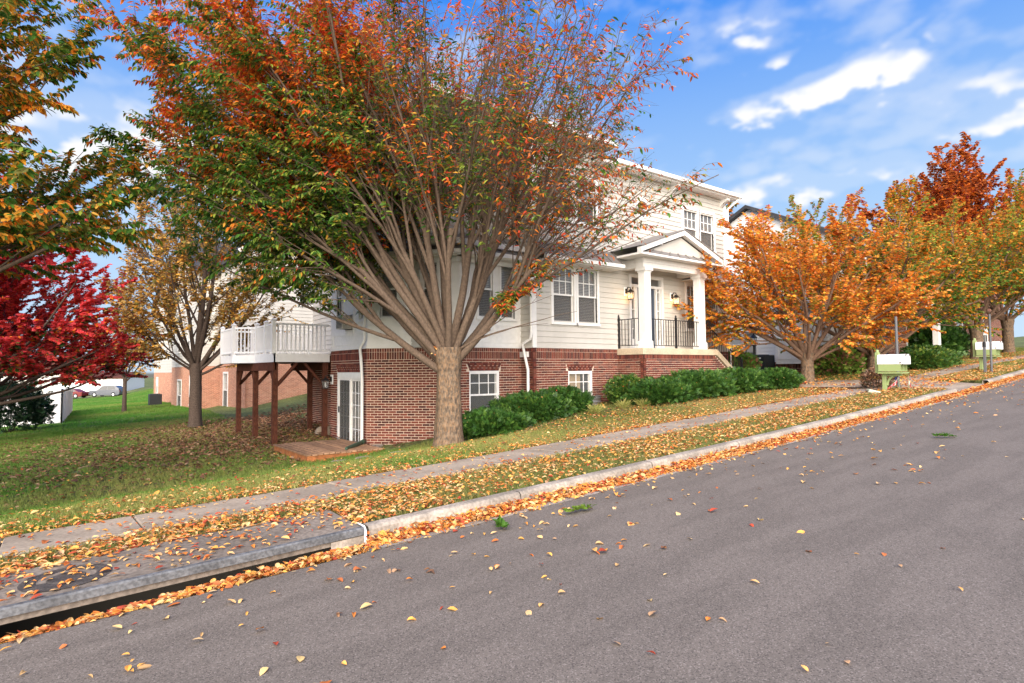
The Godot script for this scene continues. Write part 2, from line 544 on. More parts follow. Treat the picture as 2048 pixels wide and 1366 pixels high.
func lawn_y(x: float, z: float) -> float:
	if z < -7.14 and z > -8.26: return ground(x, z) - 0.12    # bed of the pavement
	if z > -7.14 and x > 18.0 and x < 21.9: return prof(x) + 0.0
	if z > -6.5 and x > -0.45 and x < 2.55: return prof(x) + 0.02   # under the inlet slab
	return ground(x, z)

func slab_geo(x0: float, x1: float, z0: float, z1: float, y0: float, y1: float, thick: float, b := 0.012) -> Geo:
	# x0<x1 along the street, z0 street side, z1 house side; y above the profile at each side
	var g := Geo.new()
	var A := Vector3(x0, prof(x0) + y0, z0); var B := Vector3(x1, prof(x1) + y0, z0); var C := Vector3(x1, prof(x1) + y1, z1); var D := Vector3(x0, prof(x0) + y1, z1)
	var dn := Vector3(0, -b, 0)
	var a := A + Vector3(b, 0, -b); var bb := B + Vector3(-b, 0, -b); var c := C + Vector3(-b, 0, b); var d := D + Vector3(b, 0, b)
	g.quad(a, bb, c, d)
	g.quad(A + dn, B + dn, bb, a); g.quad(B + dn, C + dn, c, bb); g.quad(C + dn, D + dn, d, c); g.quad(D + dn, A + dn, a, d)
	var t := Vector3(0, -thick, 0)
	g.quad(A + t, B + t, B + dn, A + dn); g.quad(B + t, C + t, C + dn, B + dn); g.quad(C + t, D + t, D + dn, C + dn); g.quad(D + t, A + t, A + dn, D + dn)
	return g

func make_street() -> void:
	var walk := Node3D.new()
	walk.name = "pavement"
	walk.set_meta("kind", "structure")
	add_child(walk)
	var x := -14.0 * 1.14 + 0.78
	while x < 46:
		if not (x > 18.6 and x < 21.0):
			var lift := rr(-0.006, 0.006)
			part(walk, "paving_slab", slab_geo(x + 0.006, x + 1.134, ZO, ZI, 0.13 + lift, 0.06 + lift, 0.12), M.concrete)
		x += 1.14
	var gut := Node3D.new()
	gut.name = "kerb"
	gut.set_meta("kind", "structure")
	add_child(gut)
	var joints := [-40.0, -34.0, -28.0, -22.0, -18.0, -14.0, -10.0, -6.0, -3.0, -0.35, 2.45, 4.3, 6.6, 8.7, 10.9, 13.1, 15.3, 17.2, 18.6, 21.2, 23.4, 25.6, 27.8, 30.0, 34.0, 38.0, 44.0, 50.0, 60.0]
	for i in joints.size() - 1:
		var a: float = joints[i]; var b: float = joints[i + 1]
		var dip := 0.0
		if a > -0.5 and a < 2.4: dip = 0.085
		# gutter pan
		var gp := Geo.new()
		for q in [[ZA, 0.004, ZF, -0.030 - dip]]:
			strip(gp, range_f(a + 0.004, b - 0.004, 0.8), q[0], q[1], q[2], q[3])
			strip(gp, range_f(a + 0.004, b - 0.004, 0.8), ZF, -0.030 - dip, ZF - 0.02, -0.05 - dip)
		part(gut, "gutter_pan", gp, M.curb)
		if dip > 0: continue
		var flat := a > 18.5 and a < 21.0
		var hgt := 0.02 if flat else 0.13
		var g := Geo.new()
		var px := range_f(a + 0.006, b - 0.006, 0.8)
		# rounded kerb section: z, y
		var sec := [[ZF + 0.015, -0.06], [ZF, 0.02], [ZF - 0.012, hgt - 0.03], [ZF - 0.035, hgt - 0.006], [ZF - 0.06, hgt], [ZK, hgt], [ZK, -0.10]]
		if flat: sec = [[ZF + 0.015, -0.06], [ZF, -0.02], [ZF - 0.06, hgt], [ZK, hgt + 0.01], [ZK, -0.1]]
		for k in sec.size() - 1:
			strip(g, px, sec[k][0], sec[k][1], sec[k + 1][0], sec[k + 1][1])
		part(gut, "kerb_stone", g, M.curb)
	# driveway apron and drive
	var dr := Node3D.new()
	dr.name = "driveway"
	dr.set_meta("kind", "structure")
	add_child(dr)
	for zz in [[ZK - 0.01, -7.10], [-7.12, -8.6], [-8.62, -10.6], [-10.62, -12.6]]:
		var g := Geo.new()
		var y0 := 0.03 if zz[0] > -6 else 0.118
		var y1 := 0.118 if zz[0] > -8 else 0.075
		if zz[0] < -8: y0 = 0.118 if zz[0] > -8.7 else 0.075
		g.quad(Vector3(18.6, prof(18.6) + y0, zz[0]), Vector3(21.25, prof(21.25) + y0, zz[0]), Vector3(21.25, prof(21.25) + y1, zz[1]), Vector3(18.6, prof(18.6) + y1, zz[1]))
		part(dr, "concrete_bay", g, M.concrete)
	make_inlet()

func make_inlet() -> void:
	var t := thing("storm_drain", "concrete storm drain inlet with steel lip beside the gutter", "storm drain", Vector3(0, 0, 0))
	var a := -0.30; var b := 2.40
	var g := Geo.new()
	g = slab_geo(a, b, ZF - 0.03, -6.42, 0.135, 0.145, 0.08)
	part(t, "cover_slab", g, M.inlet_slab)
	# steel angle: face and top flange
	g = Geo.new()
	var pts := []
	for q in [[ZF - 0.05, 0.055], [ZF + 0.005, 0.070], [ZF + 0.005, 0.125], [ZF - 0.004, 0.137], [ZF - 0.045, 0.139]]:
		pts.append(q)
	for k in pts.size() - 1:
		strip(g, [a, 0.4, 1.1, 1.8, b], pts[k][0], pts[k][1], pts[k + 1][0], pts[k + 1][1])
	part(t, "steel_lip", g, M.steel)
	g = Geo.new()
	strip(g, [a, 0.4, 1.1, 1.8, b], ZF - 0.12, 0.012, ZF - 0.025, 0.018)
	strip(g, [a, 0.4, 1.1, 1.8, b], ZF - 0.025, 0.018, ZF - 0.028, 0.06)
	part(t, "slab_edge", g, M.inlet_slab)
	# chamber: back, ends, floor
	g = Geo.new()
	g.quad(Vector3(a, prof(a) - 1.0, -6.5), Vector3(b, prof(b) - 1.0, -6.5), Vector3(b, prof(b) + 0.03, -6.5), Vector3(a, prof(a) + 0.03, -6.5))
	g.quad(Vector3(a, prof(a) - 1.0, -5.53), Vector3(a, prof(a) - 1.0, -6.5), Vector3(a, prof(a) + 0.10, -6.5), Vector3(a, prof(a) + 0.10, -5.53))
	g.quad(Vector3(b, prof(b) - 1.0, -6.5), Vector3(b, prof(b) - 1.0, -5.53), Vector3(b, prof(b) + 0.10, -5.53), Vector3(b, prof(b) + 0.10, -6.5))
	g.quad(Vector3(a, prof(a) - 1.0, -5.53), Vector3(b, prof(b) - 1.0, -5.53), Vector3(b, prof(b) - 1.0, -6.5), Vector3(a, prof(a) - 1.0, -6.5))
	part(t, "chamber", g, M.inside)
	# end block with a painted joint
	g = Geo.new()
	for k in 1:
		strip(g, [b + 0.002, b + 0.03], ZF + 0.004, -0.03, ZF - 0.008, 0.10)
		strip(g, [b + 0.002, b + 0.03], ZF - 0.008, 0.10, ZF - 0.05, 0.137)
		strip(g, [b + 0.002, b + 0.03], ZF - 0.05, 0.137, ZK - 0.06, 0.139)
	part(t, "caulked_joint", g, M.vinyl)
	g = Geo.new()
	strip(g, [b - 0.32, b - 0.05, b], ZF + 0.002, -0.04, ZF - 0.002, 0.06)
	part(t, "throat_end", g, M.curb)
	# manhole ring and lid
	var cx := 0.13; var cz := -5.93
	var y := 0.142
	var rings := [[0.30, 0.0, 0.255, 0.004], [0.255, 0.004, 0.25, -0.006], [0.25, -0.006, 0.245, 0.003], [0.245, 0.003, 0.20, 0.003], [0.20, 0.003, 0.19, -0.003], [0.19, -0.003, 0.13, -0.003], [0.13, -0.003, 0.12, 0.003], [0.12, 0.003, 0.001, 0.003]]
	var lid := Geo.new(); var ring := Geo.new()
	for k in rings.size():
		var r: Array = rings[k]
		var gg := ring if k < 2 else lid
		for i in 28:
			var a0 := TAU * i / 28; var a1 := TAU * (i + 1) / 28
			var f := func(rad: float, ang: float, h: float) -> Vector3:
				var px: float = cx + cos(ang) * rad
				return Vector3(px, prof(px) + y + h, cz + sin(ang) * rad)
			gg.quad(f.call(r[0], a1, r[1]), f.call(r[0], a0, r[1]), f.call(r[2], a0, r[3]), f.call(r[2], a1, r[3]))
	part(t, "lid_ring", ring, M.lid)
	part(t, "manhole_lid", lid, M.lid)

# ---------- grass and fallen leaves ----------
const LEAVES := [[0.68, 0.30, 0.06], [0.62, 0.21, 0.04], [0.72, 0.40, 0.13], [0.55, 0.15, 0.03], [0.46, 0.14, 0.045], [0.76, 0.48, 0.20], [0.38, 0.06, 0.028], [0.66, 0.40, 0.18], [0.72, 0.36, 0.08]]
const TANS := [[0.70, 0.48, 0.24], [0.62, 0.38, 0.16], [0.74, 0.52, 0.22], [0.5, 0.3, 0.16], [0.66, 0.34, 0.08]]
const BROWNS := [[0.20, 0.095, 0.045], [0.14, 0.07, 0.04], [0.28, 0.15, 0.08], [0.36, 0.22, 0.13], [0.10, 0.05, 0.03], [0.24, 0.10, 0.05]]

func litter_leaf(s: Swarm, p: Vector3, size: float, pal: Array, tilt: float) -> void:
	var c: Array = pal[rng.randi() % pal.size()]
	var k := rr(0.75, 1.2)
	var a := rr(0, TAU)
	var y := Vector3(cos(a), rr(-tilt, tilt), sin(a)).normalized()
	var up := Vector3(rr(-tilt, tilt), 1, rr(-tilt, tilt)).normalized()
	var x := y.cross(up).normalized()
	var z := x.cross(y)
	var l := size * rr(0.7, 1.3)
	s.put(x * l * rr(0.7, 1.5), y * l, z * l * rr(0.6, 2.2), p, Color(c[0] * k, c[1] * k, c[2] * k))

func make_litter() -> void:
	var lm := leaf_mesh(0.48, 0.10)
	var patch := FastNoiseLite.new(); patch.seed = 77; patch.frequency = 0.55
	var s := Swarm.new()
	# verge between kerb and pavement: thick near the drain, thinner uphill
	for i in 30000:
		var x := -3.0 + pow(rng.randf(), 1.35) * 30.0
		var z := rr(ZK - 0.02, ZO + 0.05)
		if x > 18.6 and x < 21.2: continue
		if x > -0.3 and x < 2.4 and z > -6.38: continue
		var dens := 0.50 + 0.6 * patch.get_noise_2d(x, z)
		if x < 3.5: dens += 0.3
		if rng.randf() > dens: continue
		litter_leaf(s, Vector3(x, prof(x) + 0.12 + rr(0, 0.05), z), rr(0.038, 0.072), LEAVES if rng.randf() < 0.72 else TANS, 0.38)
	var o := swarm(self, "fallen_leaves", s, lm, M.litter)
	tag(o, "orange and yellow leaves covering the verge between kerb and pavement", "leaves")
	s = Swarm.new()
	for i in 19000:
		var x := -2.0 + pow(rng.randf(), 1.25) * 34.0
		var t := pow(rng.randf(), 1.6)
		var wob := 0.20 + 0.12 * patch.get_noise_1d(x * 3.0)
		var z := ZF + 0.0 + t * wob
		if rng.randf() < 0.12: z = ZF + rr(0, 0.33)
		var heap := (0.075 if x > -1 else 0.03) * (1 - t) + 0.02 * patch.get_noise_1d(x * 5.0)
		var y := prof(x) - 0.02 + maxf(0.0, rr(0, 1) * heap)
		if x < 2.4 and x > -0.5: y = prof(x) - 0.095 + rr(0, 1) * 0.07 * ss(-0.2, 2.2, x) + 0.085 * clampf((z - ZF) / 0.31, 0, 1)
		litter_leaf(s, Vector3(x, y + 0.008, z), rr(0.045, 0.08), LEAVES, 0.55)
	o = swarm(self, numbered("fallen_leaves"), s, lm, M.litter)
	taken["fallen_leaves"] = 1
	o.name = numbered("fallen_leaves")
	tag(o, "heap of orange leaves swept along the gutter", "leaves")
	# scattered on the asphalt
	s = Swarm.new()
	for i in 1250:
		var x := -3.0 + rng.randf() * 32.0
		var z := ZA + pow(rng.randf(), 2.6) * 6.0
		if z > -3.6 and rng.randf() < ss(2.0, 8.0, x) * 0.8: continue
		litter_leaf(s, Vector3(x, prof(x) + 0.016 * (z - ZA) + 0.012, z), rr(0.035, 0.085), TANS if rng.randf() < 0.5 else LEAVES, 0.35)
	for k in 26:   # little clumps
		var x := -1.0 + rng.randf() * 12.0
		var z := ZA + rng.randf() * 2.6
		for j in rng.randi_range(2, 4):
			litter_leaf(s, Vector3(x + rr(-0.05, 0.05), prof(x) + 0.016 * (z - ZA) + 0.014, z + rr(-0.04, 0.04)), rr(0.05, 0.085), BROWNS if k % 3 == 0 else LEAVES, 0.4)
	o = swarm(self, numbered("fallen_leaves"), s, lm, M.litter)
	tag(o, "yellow and orange leaves scattered thinly over the asphalt road", "leaves")
	# on the pavement, the inlet slab and its edges
	s = Swarm.new()
	for i in 2100:
		var x := -3.0 + rng.randf() * 26.0
		var t := rng.randf()
		t = 1 - pow(t, 2.0) if rng.randf() < 0.5 else pow(t, 2.0)
		if rng.randf() > (0.75 if x < 1.5 else (0.45 if x < 14 else 0.8)): continue
		var z := lerpf(ZO, ZI, t)
		litter_leaf(s, Vector3(x, prof(x) + lerpf(0.13, 0.06, t) + 0.014, z), rr(0.035, 0.075), LEAVES, 0.25)
	for i in 420:
		var x := rr(-0.3, 2.4)
		var z := ZF - 0.06 - 0.85 * (1 - pow(rng.randf(), 1.7))
		litter_leaf(s, Vector3(x, prof(x) + 0.155, z), rr(0.035, 0.075), LEAVES, 0.25)
	o = swarm(self, numbered("fallen_leaves"), s, lm, M.litter)
	tag(o, "loose leaves lying on the concrete pavement and drain slab", "leaves")
	# yard leaves: a bright line along the pavement, a brown carpet under the deck and the trees, orange on the drive side
	s = Swarm.new()
	for i in 15000:
		var x := -4.0 + rng.randf() * 26.0
		var z := ZI + 0.02 - pow(rng.randf(), 2.4) * 2.6
		if rng.randf() > 0.62 + 0.6 * patch.get_noise_2d(x, z): continue
		litter_leaf(s, on(x, z, 0.015 + rr(0, 0.045)), rr(0.038, 0.07), LEAVES if rng.randf() < 0.75 else TANS, 0.4)
	for i in 9000:
		var x := rr(8.0, 18.5); var z := rr(-8.4, -12.6)
		if rng.randf() > 0.40 + 0.6 * patch.get_noise_2d(x, z + 9): continue
		litter_leaf(s, on(x, z, 0.01 + rr(0, 0.035)), rr(0.045, 0.08), LEAVES if rng.randf() < 0.6 else BROWNS, 0.5)
	for i in 24000:
		var x := rr(16.8, 42.0); var z := rr(-5.8, -13.5)
		var dens := 0.55 + 0.9 * patch.get_noise_2d(x * 0.6, z)
		if x > 18.7 and x < 21.2: dens -= 0.22
		if rng.randf() > dens: continue
		litter_leaf(s, Vector3(x, maxf(ground(x, z), prof(x) + 0.145 if x > 18.7 and x < 21.1 else -9.0) + 0.015 + rr(0, 0.03), z), rr(0.06, 0.11), LEAVES, 0.45)
	o = swarm(self, numbered("fallen_leaves"), s, lm, M.litter)
	tag(o, "orange leaves spread over the front yards behind the pavement", "leaves")
	s = Swarm.new()
	for i in 90000:
		var x := rr(-4.0, 12.0); var z := rr(-14.0, -32.0)
		# a carpet that leads from the deck to the yellow tree
		var w := exp(-pow((x - 4.6) / 4.4, 2)) * (0.15 + 0.85 * ss(-15.0, -18.5, z)) * ss(-32.0, -27.0, z)
		if rng.randf() > w * (1.0 + 0.9 * patch.get_noise_2d(x * 1.3, z)): continue
		litter_leaf(s, on(x, z, 0.01 + rr(0, 0.05)), rr(0.07, 0.13), BROWNS, 0.55)
	for i in 7000:
		var x := rr(-6.0, 7.0); var z := rr(-8.6, -20.0)
		if rng.randf() > 0.30 + 0.5 * patch.get_noise_2d(x * 0.7, z): continue
		litter_leaf(s, on(x, z, 0.02 + rr(0, 0.05)), rr(0.04, 0.085), BROWNS if rng.randf() < 0.45 else LEAVES, 0.6)
	o = swarm(self, numbered("fallen_leaves"), s, lm, M.litter)
	tag(o, "brown dry leaves carpeting the side lawn under the deck", "leaves")

func make_grass() -> void:
	var tm := tuft_mesh(9, 1.0, 0.045, 0.55)
	var patch := FastNoiseLite.new(); patch.seed = 31; patch.frequency = 0.22
	var s := Swarm.new()
	var put := func(p: Vector3, h: float, w: float, c: Color) -> void:
		var a := rr(0, TAU)
		s.put(Vector3(cos(a), 0, sin(a)) * w, Vector3(0, h, 0), Vector3(-sin(a), 0, cos(a)) * w, p, c)
	for i in 15000:
		var x := -4.0 + pow(rng.randf(), 1.2) * 34.0
		var z := rr(ZK - 0.03, ZO + 0.04)
		if x > -0.4 and x < 2.5 and z > -6.45: continue
		if x > 18.6 and x < 21.2: continue
		var k := patch.get_noise_2d(x * 2.0, z * 2.0)
		put.call(Vector3(x, prof(x) + 0.095, z), rr(0.045, 0.075), rr(0.05, 0.09), Color(0.16, 0.20, 0.045).lerp(Color(0.34, 0.29, 0.10), clampf(rng.randf() * 0.8 + k * 0.5, 0, 1)))
	for i in 56000:
		var d := pow(rng.randf(), 1.5)
		var z := ZI - 0.02 - d * 26.0
		var x := rr(-9.0 + d * 3.0, 8.3)
		if z > -8.6 and rng.randf() < 0.5: continue
		if x > 6.6 and z < -13.6: continue
		var k := patch.get_noise_2d(x, z)
		var under := exp(-pow((x - 6.2) / 3.0, 2)) * ss(-15.5, -19.0, z)
		if rng.randf() < under * 0.75: continue
		var c := Color(0.11, 0.25, 0.03).lerp(Color(0.34, 0.33, 0.10), clampf(0.40 + k * 0.9 + (x - 1.0) * 0.035 + rr(-0.2, 0.2), 0, 1))
		put.call(on(x, z, -0.005), rr(0.05, 0.085) * (1 + d * 0.5), rr(0.06, 0.11) * (1 + d * 0.9), c)
	for i in 15000:
		var x := rr(7.0, 18.5); var z := rr(-8.3, -12.5)
		var k := patch.get_noise_2d(x, z)
		if z < -10.2 and rng.randf() < 0.6: continue
		put.call(on(x, z, -0.005), rr(0.045, 0.075), rr(0.06, 0.1), Color(0.14, 0.19, 0.04).lerp(Color(0.36, 0.31, 0.11), clampf(0.55 + k * 0.8 + rr(-0.2, 0.2), 0, 1)))
	for i in 14000:
		var x := rr(21.3, 48.0); var z := rr(-5.8, -12.0)
		if z < ZO and z > ZI: continue
		var k := patch.get_noise_2d(x, z)
		put.call(on(x, z, -0.005), rr(0.05, 0.08), rr(0.08, 0.14), Color(0.16, 0.24, 0.05).lerp(Color(0.36, 0.32, 0.10), clampf(0.5 + k * 0.8 + rr(-0.2, 0.2), 0, 1)))
	for i in 26000:
		var d := rng.randf()
		var z := -33.0 - d * 80.0
		var x := rr(-6.0, 7.0 + d * 6.0)
		var k := patch.get_noise_2d(x * 0.6, z * 0.6)
		put.call(on(x, z, -0.01), rr(0.07, 0.11) * (1 + d), rr(0.16, 0.26) * (1 + d * 1.6), Color(0.10, 0.28, 0.03).lerp(Color(0.30, 0.34, 0.08), clampf(0.25 + k * 0.8 + rr(-0.15, 0.15), 0, 1)))
	var o := swarm(self, "grass", s, tm, M.grass)
	tag(o, "autumn grass of the verge and side lawn, green to straw", "grass")

# ---------- trees and shrubs ----------
var hue := FastNoiseLite.new()

func mixc(a: Array, b: Array, t: float) -> Color:
	return Color(lerpf(a[0], b[0], t), lerpf(a[1], b[1], t), lerpf(a[2], b[2], t))

const GREEN := [0.075, 0.19, 0.022]
const DEEP := [0.042, 0.115, 0.02]
const LIME := [0.27, 0.35, 0.045]
const OLIVE := [0.21, 0.20, 0.045]
const ORANGE := [0.80, 0.24, 0.025]
const RED := [0.68, 0.085, 0.03]
const RUST := [0.46, 0.13, 0.03]
const GOLD := [0.80, 0.42, 0.06]
const CRIMSON := [0.72, 0.075, 0.085]
const WINE := [0.25, 0.03, 0.03]
const STRAW := [0.64, 0.42, 0.13]

func pick(list: Array) -> Color:
	# list of [weight, colour]
	var sum := 0.0
	for q in list: sum += maxf(0, q[0])
	var t := rng.randf() * sum
	for q in list:
		t -= maxf(0, q[0])
		if t <= 0:
			var k := rr(0.75, 1.25)
			return Color(q[1][0] * k, q[1][1] * k, q[1][2] * k)
	return Color(0.3, 0.1, 0.03)

func leaf_color(mode: int, p: Vector3) -> Color:
	var k := hue.get_noise_3d(p.x, p.y, p.z)      # patches, about a metre across
	match mode:
		0:
			var a := p.dot(RI); var h := p.y
			var green := clampf(1.45 - (h - 3.6) * 0.23 - maxf(0, a) * 0.05 - maxf(0, -a - 5.5) * -0.14 + k * 1.5, 0.0, 1.4)
			if a > 1.0: green = minf(green, 0.50 + k * 0.6)
			return pick([[green * 0.9, GREEN], [green * 0.5, DEEP], [green * 0.42 + 0.06, LIME], [green * 0.25 + 0.12, OLIVE], [1.15 - green, ORANGE], [(1.1 - green) * 0.8, RED], [(1.1 - green) * (0.95 if a > 0.5 else 0.5), RUST], [0.14, GOLD]])
		1: return pick([[0.9, ORANGE], [1.2, GOLD], [0.55 + k * 0.4, [0.74, 0.32, 0.10]], [0.35 - (p.y - 2.6) * 0.15 + k * 0.5, LIME], [0.25, OLIVE], [0.25, RUST], [maxf(0, (p.y - 5.2) * 0.7), CRIMSON]])
		2:
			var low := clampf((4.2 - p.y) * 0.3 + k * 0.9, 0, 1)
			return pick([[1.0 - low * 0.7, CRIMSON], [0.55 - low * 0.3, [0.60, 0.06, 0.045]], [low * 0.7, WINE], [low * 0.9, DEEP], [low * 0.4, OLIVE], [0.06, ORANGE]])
		3: return pick([[1.0, STRAW], [0.7, [0.40, 0.20, 0.04]], [0.4 + k * 0.4, OLIVE], [0.3, GOLD], [0.15, [0.22, 0.1, 0.04]]])
		4: return pick([[1.0 + k, GREEN], [0.6 + k * 0.6, OLIVE], [0.45, LIME], [0.25, DEEP], [0.5 - k, [0.75, 0.33, 0.03]], [0.25 - k, ORANGE], [0.45, GOLD], [0.05, RED]])
		5: return pick([[0.5 + k, GOLD], [0.5, ORANGE], [0.7 - k * 0.8, LIME], [0.75 - (p.y - 3.2) * 0.4, GREEN], [0.3, OLIVE]])
		6: return pick([[0.35, WINE], [1.0, RUST], [0.9, [0.58, 0.16, 0.04]], [0.5, ORANGE]])
		7: return pick([[0.8, OLIVE], [0.8, [0.40, 0.20, 0.04]], [0.35 + k, ORANGE], [0.3, LIME]])
	return Color(0.1, 0.2, 0.05)

func path(start: Vector3, dir: Vector3, length: float, n: int, up: float, jit: float) -> Array:
	var pts := [start]
	var p := start
	var d := dir.normalized()
	for i in n:
		d = (d + Vector3(0, up, 0) + Vector3(rr(-1, 1), rr(-1, 1), rr(-1, 1)) * jit).normalized()
		p += d * (length / n)
		pts.append(p)
	return pts

# T: {mode, size, wide, keep (Callable or null), swarm, levels, base}
func grow(T: Dictionary, wood: Geo, start: Vector3, dir: Vector3, length: float, r0: float, level: int) -> void:
	var L: Dictionary = T.levels[level]
	var n: int = L.n
	var pts := path(start, dir, length, n, L.up, L.jit)
	var r1: float = r0 * L.taper
	var radii := []
	for i in n + 1: radii.append(lerpf(r0, r1, float(i) / n))
	if T.clip != null and level >= T.levels.size() - 2 and T.clip.call(pts[n]): return
	if T.clip != null and level == 1 and T.mode == 0 and pts[n].dot(RI) > 6.2: return
	wood.tube(pts, radii, L.sides)
	if level + 1 < T.levels.size():
		var kids: int = L.kids
		for k in kids:
			var t: float = lerpf(L.t0, 1.0, (k + rng.randf()) / kids)
			var f := t * n
			var i := mini(int(f), n - 1)
			var p: Vector3 = pts[i].lerp(pts[i + 1], f - i)
			var d: Vector3 = (pts[i + 1] - pts[i]).normalized()
			var s := d.cross(Vector3(rr(-1, 1), rr(-0.6, 1), rr(-1, 1))).normalized()
			var side := (s + Vector3(0, L.get("lift", 0.0), 0)).normalized()
			var ang := rr(L.a0, L.a1)
			var cd := d * cos(ang) + side * sin(ang)
			grow(T, wood, p, cd, length * L.lenk * (1.15 - 0.55 * t) * rr(0.7, 1.25), maxf(T.thin, lerpf(r0, r1, t) * L.rk), level + 1)
	if L.leaves > 0:
		var cnt := int(length * L.leaves * rr(0.8, 1.2))
		for k in cnt:
			var t := lerpf(0.12, 1.0, (k + rng.randf()) / cnt)
			var f := t * n
			var i := mini(int(f), n - 1)
			var p: Vector3 = pts[i].lerp(pts[i + 1], f - i)
			if T.keep != null and rng.randf() > T.keep.call(p - T.base): continue
			var d: Vector3 = (pts[i + 1] - pts[i]).normalized()
			var s := d.cross(Vector3.UP).normalized() * (1.0 if k % 2 == 0 else -1.0)
			var y := (d * 0.5 + s * rr(0.5, 1.0) + Vector3(0, -rr(0.1, T.droop), 0) + Vector3(rr(-1, 1), rr(-1, 1), rr(-1, 1)) * 0.25).normalized()
			var b := basis_for(y, rr(-0.9, 0.9))
			var l: float = T.size * rr(0.7, 1.25)
			T.swarm.put(b.x * l * T.wide, b.y * l, b.z * l * T.wide * rr(0.3, 1.6), p, leaf_color(T.mode, p - T.base))

func trunk_geo(pts: Array, radii: Array, sides: int, flute: float) -> Geo:
	var g := Geo.new()
	var nz := FastNoiseLite.new(); nz.seed = rng.randi() % 1000; nz.frequency = 0.9
	var k := pts.size()
	var rings := []
	for i in k:
		var ring := PackedVector3Array()
		for j in sides:
			var a := TAU * j / sides
			var r: float = radii[i] * (1 + flute * nz.get_noise_3d(cos(a) * 2.2, pts[i].y * 0.55, sin(a) * 2.2) + flute * 0.4 * nz.get_noise_3d(cos(a) * 7, pts[i].y * 3.0, sin(a) * 7))
			ring.append(pts[i] + Vector3(cos(a) * r, 0, -sin(a) * r))
		rings.append(ring)
	var nrm := func(i: int, j: int) -> Vector3:
		var e: Vector3 = rings[i][(j + 1) % sides] - rings[i][(j + sides - 1) % sides]
		var u: Vector3 = rings[mini(i + 1, k - 1)][j] - rings[maxi(i - 1, 0)][j]
		return e.cross(u).normalized()
	for i in k - 1:
		for j in sides:
			var m := (j + 1) % sides
			g.trin(rings[i][j], rings[i][m], rings[i + 1][m], nrm.call(i, j), nrm.call(i, m), nrm.call(i + 1, m))
			g.trin(rings[i][j], rings[i + 1][m], rings[i + 1][j], nrm.call(i, j), nrm.call(i + 1, m), nrm.call(i + 1, j))
	return g

# az: degrees round from the right-hand side of the view (90 = away), el: above level
func aim(az: float, el: float) -> Vector3:
	var a := deg_to_rad(az); var e := deg_to_rad(el)
	return (RI * cos(a) + FW * sin(a)) * cos(e) + Vector3(0, sin(e), 0)

func make_tree(called: String, label: String, category: String, at: Vector3, P: Dictionary, group := "") -> Node3D:
	rng.seed = P.seed
	hue.seed = P.seed
	hue.frequency = P.get("patch", 0.75)
	hue.fractal_octaves = 2
	var t := thing(called, label, category, at, 0.0, group)
	var th: float = P.trunk_h
	var r: float = P.trunk_r
	var pts := []; var rad := []
	var lean: Vector3 = P.get("lean", Vector3.ZERO)
	for i in 15:
		var f := i / 14.0
		pts.append(Vector3(0, -0.15 + f * (th + 0.15), 0) + lean * f * f)
		rad.append(r * (1.0 + P.get("flare", 0.45) * exp(-f * 8.0) - P.get("thin_up", 0.12) * f + P.get("head", 0.10) * ss(0.75, 1.0, f)))
	part(t, "trunk", trunk_geo(pts, rad, 26, P.get("flute", 0.16)), P.bark)
	var s := Swarm.new()
	var T := {"mode": P.mode, "size": P.size, "wide": P.get("wide", 1.0), "keep": P.get("keep"), "clip": P.get("clip"), "swarm": s, "levels": P.levels, "base": Vector3.ZERO, "thin": P.get("thin", 0.004), "droop": P.get("droop", 0.8)}
	var head: Vector3 = pts[14]
	for q in P.limbs:
		var d := aim(q[0], q[1])
		var wood := Geo.new()
		var o := head + Vector3(d.x, 0, d.z) * r * 0.45 + Vector3(0, -q[4] if q.size() > 4 else -rr(0.05, 0.35), 0)
		grow(T, wood, o, d, q[2], q[3], 0)
		part(t, "limb", wood, P.limb_mat)
	if s.b.size():
		var c := swarm(t, "crown", s, leaf_mesh(P.get("leaf_w", 0.40), 0.07), M.leaf)
	return t

func floor_main(a: float) -> float:
	# the crown's lower edge, higher toward both ends
	if a < 0: return 3.0 + 0.12 * maxf(0, -a - 2.0) + 0.55 * maxf(0, -a - 4.6)
	return 2.5 + 0.42 * a

func clip_main(p: Vector3) -> bool:
	var a := p.dot(RI)
	if a > 5.7: return true
	return p.y < floor_main(a) + 0.3 * hue.get_noise_3d(p.x * 2, 3.0, p.z * 2)

func keep_main(p: Vector3) -> float:
	var a := p.dot(RI)
	var dens := 1.0
	if a > -1.6: dens = 0.25
	if a > 0.2: dens = 0.14
	if a > 3.2: dens = 0.22
	if p.y > 6.4 and a > -3.2: dens *= 0.72
	if p.y < 3.9 and a > -1.3 and a < 0.1: dens *= 0.25
	if a > 0.3 and a < 2.4 and p.y > 2.6 and p.y < 3.9: dens = 0.55
	var k := hue.get_noise_3d(p.x * 1.4 + 40, p.y * 1.7, p.z * 1.4)
	return clampf(dens * (1.0 + (1.0 if a < -1.6 else 2.2) * k), 0.03, 1.0)

